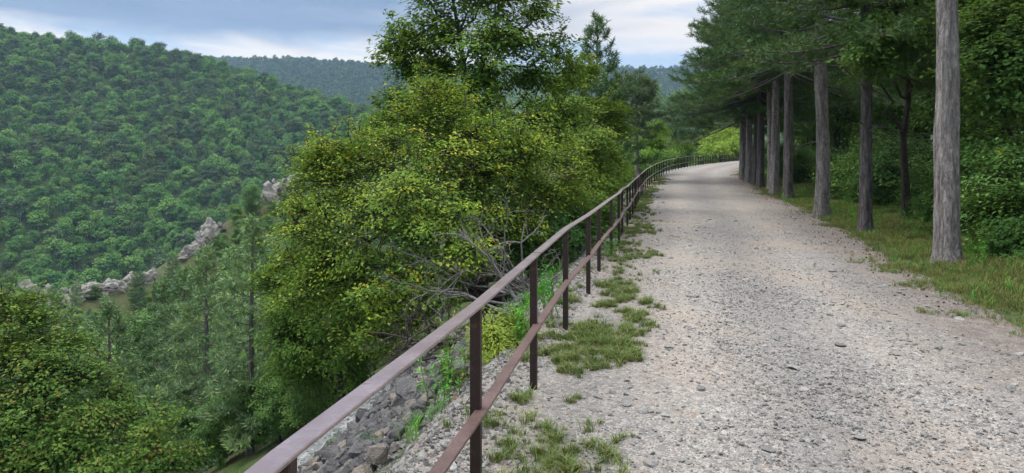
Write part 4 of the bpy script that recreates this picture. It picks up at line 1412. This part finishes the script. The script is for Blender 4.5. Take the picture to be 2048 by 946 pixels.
place_leaf_tree('forest_shrub', 'bush with drooping sprays at the right edge beside the thick grey pine', 'shrub', 33,
                [(2010, 470, 11.4, 50), (2045, 520, 10.8, 45), (1990, 420, 12, 45), (2060, 440, 11, 50), (2045, 390, 11.5, 45)],
                2030, 11.6, 'forest_leaf', 330, 24, 0.085, 0.13, trunk_r=0.05, hue=(0.55, 0.22), flat=0.35)

# ------------------------------------------------------------------ grass and weeds
def grass_tuft(seed, nb, h, w_, bend):
    r = np.random.default_rng(seed)
    Vs, Fs = [], []
    for i_ in range(nb):
        a_ = r.random() * 6.28
        o = r.normal(0, 0.22, 2) * h
        hh = h * r.uniform(0.5, 1.1)
        b_ = bend * r.uniform(0.3, 1.3) * hh
        dx, dy = math.cos(a_), math.sin(a_)
        sx, sy = -dy * w_ / 2, dx * w_ / 2
        k_ = len(Vs)
        Vs += [(o[0] - sx, o[1] - sy, -0.02), (o[0] + sx, o[1] + sy, -0.02), (o[0] + dx * b_ * 0.3 + sx * 0.8, o[1] + dy * b_ * 0.3 + sy * 0.8, hh * 0.6),
               (o[0] + dx * b_ * 0.3 - sx * 0.8, o[1] + dy * b_ * 0.3 - sy * 0.8, hh * 0.6), (o[0] + dx * b_, o[1] + dy * b_, hh)]
        Fs += [(k_, k_ + 1, k_ + 2), (k_, k_ + 2, k_ + 3), (k_ + 3, k_ + 2, k_ + 4)]
    return np.array(Vs), np.array(Fs), np.repeat(r.random(nb), 3)


def tuft_sources(nm, mat, seed, nb, h, w_, bend):
    out = []
    for i_ in range(4):
        V, F, rn = grass_tuft(seed + i_, nb, h, w_, bend)
        out.append(source(nm, mesh(nm, V, F, M[mat], rnd=rn)))
    return out


g_green = tuft_sources('grass_source', 'grass', 900, 22, 0.16, 0.006, 0.7)
g_dry = tuft_sources('dry_grass_source', 'dry_grass', 920, 30, 0.062, 0.005, 1.6)
g_dry2 = tuft_sources('mixed_grass_source', 'dry_grass', 940, 20, 0.15, 0.006, 1.0)
n = 72000
D = 4.2 + RNG.random(n) ** 1.5 * 50
wv_ = RNG.random(n) ** 1.15 * 7.5 - 0.45
X = xr(D) + wv_
pn = fbm(X * 0.9, D * 0.9, 61) + 0.5
keep = (RNG.random(n) < np.clip(np.maximum((wv_ - 0.1 + (pn - 0.5) * 2.6) * 1.6, np.clip(wv_ * 0.9 - 0.1, 0, 0.6)) * np.clip(0.7 + 1.6 * (vnoise(X * 2.6, D * 2.6, 5) - 0.3), 0.3, 1), 0.0, 1)) & (X < 0.78 * D)
X, D, wv_ = X[keep], D[keep], wv_[keep]
n = len(X)
sc = RNG.uniform(0.45, 1.1, n) * np.clip(0.45 + wv_ * 0.35, 0.4, 1.8) * (0.6 + 0.9 * vnoise(X * 1.7, D * 1.7, 15))
scatter('verge_grass', np.stack([X, D, np.maximum(zt(X, D), path_z(X, D))], -1), np.stack([RNG.normal(0, .1, n), RNG.normal(0, .1, n), RNG.random(n) * 6.28], -1), np.repeat(sc[:, None], 3, 1), np.where(RNG.random(n) < 0.06, RNG.integers(4, 8, n), RNG.integers(0, 4, n)), g_green + g_dry2)
n = 30000
D = 2.3 + RNG.random(n) ** 1.5 * 45
off = RNG.random(n) * 1.55 - 1.0 - 0.25 * fbm(D * 0.8, D * 0 + 4, 77)
kf = xf(D + 0.5) - xf(D - 0.5)
X = xf(D) - off * np.sqrt(1 + kf ** 2)
pn = fbm(X * 2.1, D * 1.3, 71) + 0.5 - np.abs(off + 0.3) * 0.22 + (vnoise(X * 8, D * 8, 3) - 0.5) * 0.40
keep = RNG.random(n) < np.clip((pn - 0.38) * 3.4, 0, 0.75) * np.clip((off + 0.15 + 0.9 * vnoise(X * 1.4, D * 0.8, 23) + 0.3 * vnoise(X * 7, D * 7, 29)) * 3, 0, 1) * np.clip((0.5 - off) * 3, 0, 1)
X, D = X[keep], D[keep]
n = len(X)
sc = RNG.uniform(0.45, 1.25, n)
scatter('verge_turf', np.stack([X, D, path_z(X, D) - 0.002], -1), np.stack([RNG.normal(0, .15, n), RNG.normal(0, .15, n), RNG.random(n) * 6.28], -1), np.repeat(sc[:, None], 3, 1), RNG.integers(0, 4, n), g_dry)
cone_src = [source('cone_source', stone_mesh('pine_cone', 400 + i, M['cone'], 0.8, 14)) for i in range(3)]
n = 480
D = 8 + RNG.random(n) ** 0.9 * 34
X = xr(D) + RNG.normal(0.15, 0.35, n)
sz = RNG.uniform(0.02, 0.05, n)
scatter('pine_cones', np.stack([X, D, np.maximum(path_z(X, D), zt(X, D) - 0.06) + sz * 0.2], -1), RNG.random((n, 3)) * 6.28, np.repeat(sz[:, None], 3, 1), RNG.integers(0, 3, n), cone_src)
# grass on the slopes that shows between the trees
n = 9000
D = RNG.uniform(4, 30, n)
e = 0.2 + RNG.random(n) ** 1.8 * 9
X = xf(D) - (e + 0.5) * 1.03
keep = (RNG.random(n) < np.clip((fbm(X * 0.8, D * 0.8, 81) + 0.5 - 0.48) * 6, 0, 1)) & (((e < 0.9) & (RNG.random(n) < 0.6)) | (e > 6.3) | ((e > 1.95) & (e < 2.2) & (RNG.random(n) < 0.5)))
X, D = X[keep], D[keep]
n = len(X)
sc = np.where(e[keep] < 4, RNG.uniform(0.5, 1.1, n), RNG.uniform(0.9, 2.0, n))
scatter('slope_grass', np.stack([X, D, zt(X, D)], -1), np.stack([RNG.normal(0, .15, n), RNG.normal(0, .15, n), RNG.random(n) * 6.28], -1), np.repeat(sc[:, None], 3, 1), RNG.integers(0, 4, n), g_green)


def weed(r, n_st, h, ln):
    """upright leafy stalks"""
    pts, rr, lc, ld = [], [], [], []
    for i_ in range(n_st):
        b_ = np.append(r.normal(0, 0.06, 2), 0)
        d = unit(np.array([r.normal(0, 0.22), r.normal(0, 0.22), 1.0]))
        hh = h * r.uniform(0.6, 1.1)
        c = b_ + d * np.linspace(0, hh, 7)[:, None] + np.cumsum(r.normal(0, 0.008, (7, 3)), 0)
        pts.append(c)
        rr.append(np.linspace(0.005, 0.002, 7))
        for q_ in range(26):
            f = r.uniform(0.15, 1.0)
            lc.append(b_ + d * hh * f)
            ld.append(np.array([r.normal(), r.normal(), 0.5]))
    st = tubes(np.array(pts), np.array(rr), 4)
    lc, ld = np.array(lc), unit(np.array(ld))
    V, F = leaves(lc + ld * ln * 0.5, np.array([0, 0, 1.0]) + r.normal(0, 0.4, lc.shape), ld, ln * r.uniform(0.6, 1.2, len(lc)), ln * 0.25)
    return st, (V, F, np.repeat(r.random(len(lc)), 2))


for i, (px, py, D_, hh, lab) in enumerate(((1100, 600, 7.6, 0.55, 'upright leafy weed behind the second post of the railing'), (1040, 640, 6.5, 0.42, 'green weed growing against the bright feathery shrub'),
                                           (905, 700, 6.0, 0.6, 'pale stalky weed left of the nearest post above the rubble'), (1120, 590, 8.2, 0.5, 'grey-green weed at the foot of the third railing post'),
                                           (1215, 500, 12.0, 0.5, 'green weed at the slope edge farther along the railing'), (1985, 500, 11.5, 0.7, 'tall grassy weed right of the thick grey pine trunk'),
                                           (1955, 480, 12.5, 0.6, 'seeding weed close behind the thick grey pine trunk'), (1570, 420, 25.0, 0.5, 'weed beside the dark pine trunk on the verge'),
                                           (880, 770, 5.6, 0.35, 'small dry weed among the grey boulders'))):
    x = (px - 1024) / F_PX * D_
    st, lf = weed(np.random.default_rng(950 + i), 7, hh, 0.07)
    root = thing('weed', lab, 'plant', (x, D_, float(zt(x, D_)) - 0.01), 0, 1)
    obj('stem', mesh('stem', st[0], st[1], M['fern_leaf'], rnd=np.full(len(st[1]), 0.2)), root)
    obj('foliage', mesh('foliage', lf[0], lf[1], M['grass' if i != 2 else 'dry_grass'], rnd=lf[2]), root)

wk = np.random.default_rng(66)
proto_w = [(weed(np.random.default_rng(980 + i), 6, 0.5, 0.06)) for i in range(3)]
proto_w = [[mesh('stem', a[0], a[1], M['fern_leaf'], rnd=np.full(len(a[1]), 0.2)), mesh('foliage', b[0], b[1], M['grass'], rnd=b[2])] for a, b in proto_w]
weeds = Kind('weed', 'plant', proto_w)
for i in range(60):
    d = 6.5 + wk.random() * 24
    x = float(xr(d)) + wk.uniform(0.9, 3.6)
    if x < 0.77 * d:
        weeds.put(i % 3, x, d, wk.uniform(0.5, 1.2), wk.random() * 6, 'leafy green weed standing in the grass of the verge under the pines', 'weeds in the right verge', -0.01)

# ------------------------------------------------------------------ rocks on the crest
def crag_mesh(seed, nx=3):
    r = np.random.default_rng(seed)
    bm = bmesh.new()
    bmesh.ops.create_icosphere(bm, subdivisions=3, radius=1.0)
    V = np.array([v.co for v in bm.verts])
    n_pl = 26
    nr = unit(r.normal(size=(n_pl, 3)))
    dd = r.uniform(0.55, 0.95, n_pl)
    sc_ = np.full(len(V), 1.0)
    for a, b in zip(nr, dd):
        q = V @ a
        sc_ = np.where(q > 1e-3, np.minimum(sc_, b / np.maximum(q, 1e-3)), sc_)
    V = V * sc_[:, None]
    V *= (1 + 0.5 * fbm(V[:, 0] * 3.3 + V[:, 2] * 2.1, V[:, 1] * 3.3 + V[:, 2] * 4.0, seed) + 0.16 * (np.floor((V[:, 2] + 0.3 * V[:, 0]) * 4) % 2))[:, None]
    for v, c in zip(bm.verts, V):
        v.co = c
    me = bpy.data.meshes.new('rock_face')
    bm.to_mesh(me)
    bm.free()
    me.materials.append(M['crag'])
    return me


crags = [crag_mesh(1100 + i) for i in range(5)]
RC = np.random.default_rng(77)
for px, py, D_, wpx, hpx, lab in ((560, 372, 125, 30, 22, 'highest grey rock outcrop on the crest, partly behind the plum tree'), (422, 455, 115, 26, 18, 'slanting pale rock outcrop midway down the crest'),
                                  (388, 508, 111, 22, 14, 'small rock outcrop among pines below the slanting one'), (288, 548, 105, 22, 14, 'low pale rock outcrop at the middle of the crest'),
                                  (205, 572, 101, 40, 12, 'long low rock ledge on the left part of the crest'), (62, 582, 96, 32, 18, 'pale rock ledge at the left end of the crest'),
                                  (78, 615, 92, 28, 14, 'rock step beneath the pale ledge at the left end'), (655, 342, 131, 14, 8, 'small rock tip showing at the upper end of the crest'),
                                  (140, 584, 98, 34, 12, 'broken ledge of pale rock between the two left outcrops'), 
                                  (120, 640, 89, 30, 16, 'pale rock patch on the bare flank below the left outcrops'), (25, 570, 95, 26, 14, 'pale rock at the very left edge beside a pine')):
    c = P(px, py, D_)
    root = thing('rock_outcrop', lab, 'rock', (c[0], c[1], c[2] - 1.0), 0, 1, 'rock outcrops along the crest of the spur')
    wm, hm = wpx / F_PX * D_ * 1.25, hpx / F_PX * D_ * 1.3
    # the outcrop runs along the crest
    k_ = int(np.argmin(np.hypot(SPUR[:, 0] - c[0], SPUR[:, 1] - c[1])))
    dr_ = unit(SPUR[min(k_ + 1, len(SPUR) - 1)][:2] - SPUR[max(k_ - 1, 0)][:2])
    for j in range(8):
        q = RC.uniform(0.28, 0.66)
        along, acr = (j - 3.5) * wm * 0.17 + RC.normal(0, 0.3), RC.normal(-0.2, 0.55)
        wx, wy = c[0] + dr_[0] * along + dr_[1] * acr, c[1] + dr_[1] * along - dr_[0] * acr
        gz = float(zt(wx, wy)) - (c[2] - 1.0)
        obj('rock_face', crags[int(RC.integers(0, 5))], root, (wx - c[0], wy - c[1], gz + hm * 0.1 * q), (RC.normal(0, 0.35), RC.normal(0, 0.35), RC.random() * 6.28),
            (wm * q, wm * q * 0.75, hm * (0.5 + 1.3 * q)))

# ------------------------------------------------------------------ woods on the far hillsides
def hill_crown(seed, mat, n_cl, per, ln):
    r = np.random.default_rng(seed)
    c = unit(r.normal(size=(n_cl, 3)) + np.array([0, 0, 0.45])) * r.uniform(0.5, 1.0, (n_cl, 1)) * np.array([2.8, 2.8, 2.9]) + np.array([0, 0, 4.4])
    ci = np.repeat(np.arange(n_cl), per)
    off = r.normal(0, 1, (len(ci), 3)) * np.array([0.5, 0.5, 0.34])
    pos = c[ci] + off
    nrm = np.array([0, 0, 0.7]) + unit(pos - np.array([0, 0, 3.5])) * 0.6 + r.normal(0, 0.35, pos.shape)
    V, F = leaves(pos, nrm, r.normal(size=pos.shape), ln * r.uniform(0.7, 1.3, len(ci)), ln * 0.75)
    hue = np.clip(r.normal(0.5, 0.22, n_cl), 0, 1)
    rn = np.repeat(np.clip(hue[ci] * 0.75 + 0.25 * r.random(len(ci)), 0, 1), 2)
    hub = np.array([0, 0, 3.6])
    wv, wf = cat([tubes(np.array([[[0, 0, -0.5], [0.1, 0, 1.8], hub]]), np.array([[0.22, 0.17, 0.10]]), 5), tubes(np.stack([np.repeat(hub[None], n_cl, 0), (hub + c) / 2 + np.array([0, 0, 0.2]), c], 1), np.tile([0.07, 0.05, 0.02], (n_cl, 1)), 3)])
    wf = np.concatenate([wf[:, [0, 1, 2]], wf[:, [0, 2, 3]]])
    V, F2 = cat([(V, F), (wv, wf)])
    me = mesh('hill_tree', V, F2, M[mat], rnd=np.concatenate([rn, np.zeros(len(wf))]))
    me.materials.append(M['slope_bark'])
    mi = np.zeros(len(F2), np.int32)
    mi[len(F):] = 1
    me.polygons.foreach_set('material_index', mi)
    return me


hc = [hill_crown(1200 + i, ('hill_leaf', 'hill_leaf', 'hill_dark_leaf', 'hill_leaf', 'hill_light_leaf', 'hill_leaf')[i], 46, 18, 0.6) for i in range(6)]
fc = [hill_crown(1220 + i, 'far_leaf', 26, 8, 1.25) for i in range(3)]
RH = np.random.default_rng(91)
n = 30000
D = np.sqrt(RH.uniform(170 ** 2, 640 ** 2, n))
px = RH.uniform(-60, 1010, n)
X = (px - 1024) / F_PX * D
Z = zt(X, D)
py = HOR + (EYE - Z - 6) / D * F_PX
dS, zS = near_line(X, D, SPUR)
ridge_lim = np.interp(px, ridge_px, ridge_py)
keep = (py < ridge_lim + 45)
dH, _ = near_line(X, D, HILL)
# the far side of the crest is out of sight
beyond = np.zeros(n, bool)
hx = (HILL[:, 0] / HILL[:, 1]) * F_PX + 1024
hd = np.interp(px, hx, HILL[:, 1])
keep &= D < hd + 25
X, D, Z, px, py = X[keep], D[keep], Z[keep], px[keep], py[keep]
# thin to about one crown in 26 square metres
cell = {}
ok = np.zeros(len(X), bool)
for i in range(len(X)):
    k_ = (int(X[i] // 4.3), int(D[i] // 4.3))
    if k_ not in cell:
        cell[k_] = 1
        ok[i] = True
X, D, Z, px, py = X[ok], D[ok], Z[ok], px[ok], py[ok]
order = np.argsort(D)
X, D, Z, px, py = [a[order] for a in (X, D, Z, px, py)]
n = len(X)
sc = np.clip(RH.lognormal(math.log(0.78), 0.30, n), 0.42, 1.5)
rz = RH.random(n) * 6.28
pk = RH.choice(6, n, p=[0.22, 0.22, 0.16, 0.2, 0.06, 0.14])
vis = np.where((px > 5) & (px < 720) & (py < np.interp(px, ridge_px, ridge_py) - 4))[0][:300]
single = np.zeros(n, bool)
single[vis] = True
for i in vis:
    o = obj('oak_tree', hc[pk[i]], None, (X[i], D[i], Z[i] - 0.4), (0, 0, rz[i]), (sc[i], sc[i], sc[i] * RH.uniform(0.9, 1.15)))
    tag(o, ('round mid-green', 'spreading mid-green', 'dull dark green', 'full mid-green', 'pale yellow-green', 'ragged mid-green')[pk[i]] + ' treetop low on the wooded hillside across the valley', 'tree', 'treetops on the hillside across the valley')
m_ = ~single
scatter('hillside_wood', np.stack([X, D, Z - 0.4], -1)[m_], np.stack([rz * 0, rz * 0, rz], -1)[m_], np.stack([sc, sc, sc * RH.uniform(0.85, 1.2, n)], -1)[m_], pk[m_], [source('hill_tree', a) for a in hc])
n = 26000
D = np.sqrt(RH.uniform(560 ** 2, 1560 ** 2, n))
px = RH.uniform(200, 1520, n)
X = (px - 1024) / F_PX * D
Z = zt(X, D)
fx = FAR[:, 0] / FAR[:, 1] * F_PX + 1024
py = HOR + (EYE - Z - 6) / D * F_PX
keep = (D < np.interp(px, fx, FAR[:, 1]) + 40) & (py < 330) & (((px > 380) & (px < 900)) | (px > 1180))
X, D, Z = X[keep], D[keep], Z[keep]
n = len(X)
sc = np.clip(RH.lognormal(math.log(1.1), 0.25, n), 0.6, 1.9)
scatter('distant_wood', np.stack([X, D, Z - 0.5], -1), np.stack([sc * 0, sc * 0, RH.random(n) * 6.28], -1), np.stack([sc, sc, sc * RH.uniform(0.85, 1.25, n)], -1), RH.integers(0, 3, n), [source('distant_tree', a) for a in fc])

# ------------------------------------------------------------------ haze
hz, t = material('haze')
pv = t.n('ShaderNodeVolumePrincipled')
pv.inputs['Color'].default_value = (0.52, 0.74, 1.0, 1)
pv.inputs['Density'].default_value = 0.00015
pv.inputs['Anisotropy'].default_value = 0.2
t.l(pv.outputs[0], t.n('ShaderNodeOutputMaterial').inputs['Volume'])
bm = bmesh.new()
bmesh.ops.create_cube(bm, size=1.0)
hm = bpy.data.meshes.new('haze')
bm.to_mesh(hm)
bm.free()
hm.materials.append(hz)
tag(obj('haze', hm, None, (0, 0, 130), (0, 0, 0), (5400, 5400, 420)), kind='stuff')
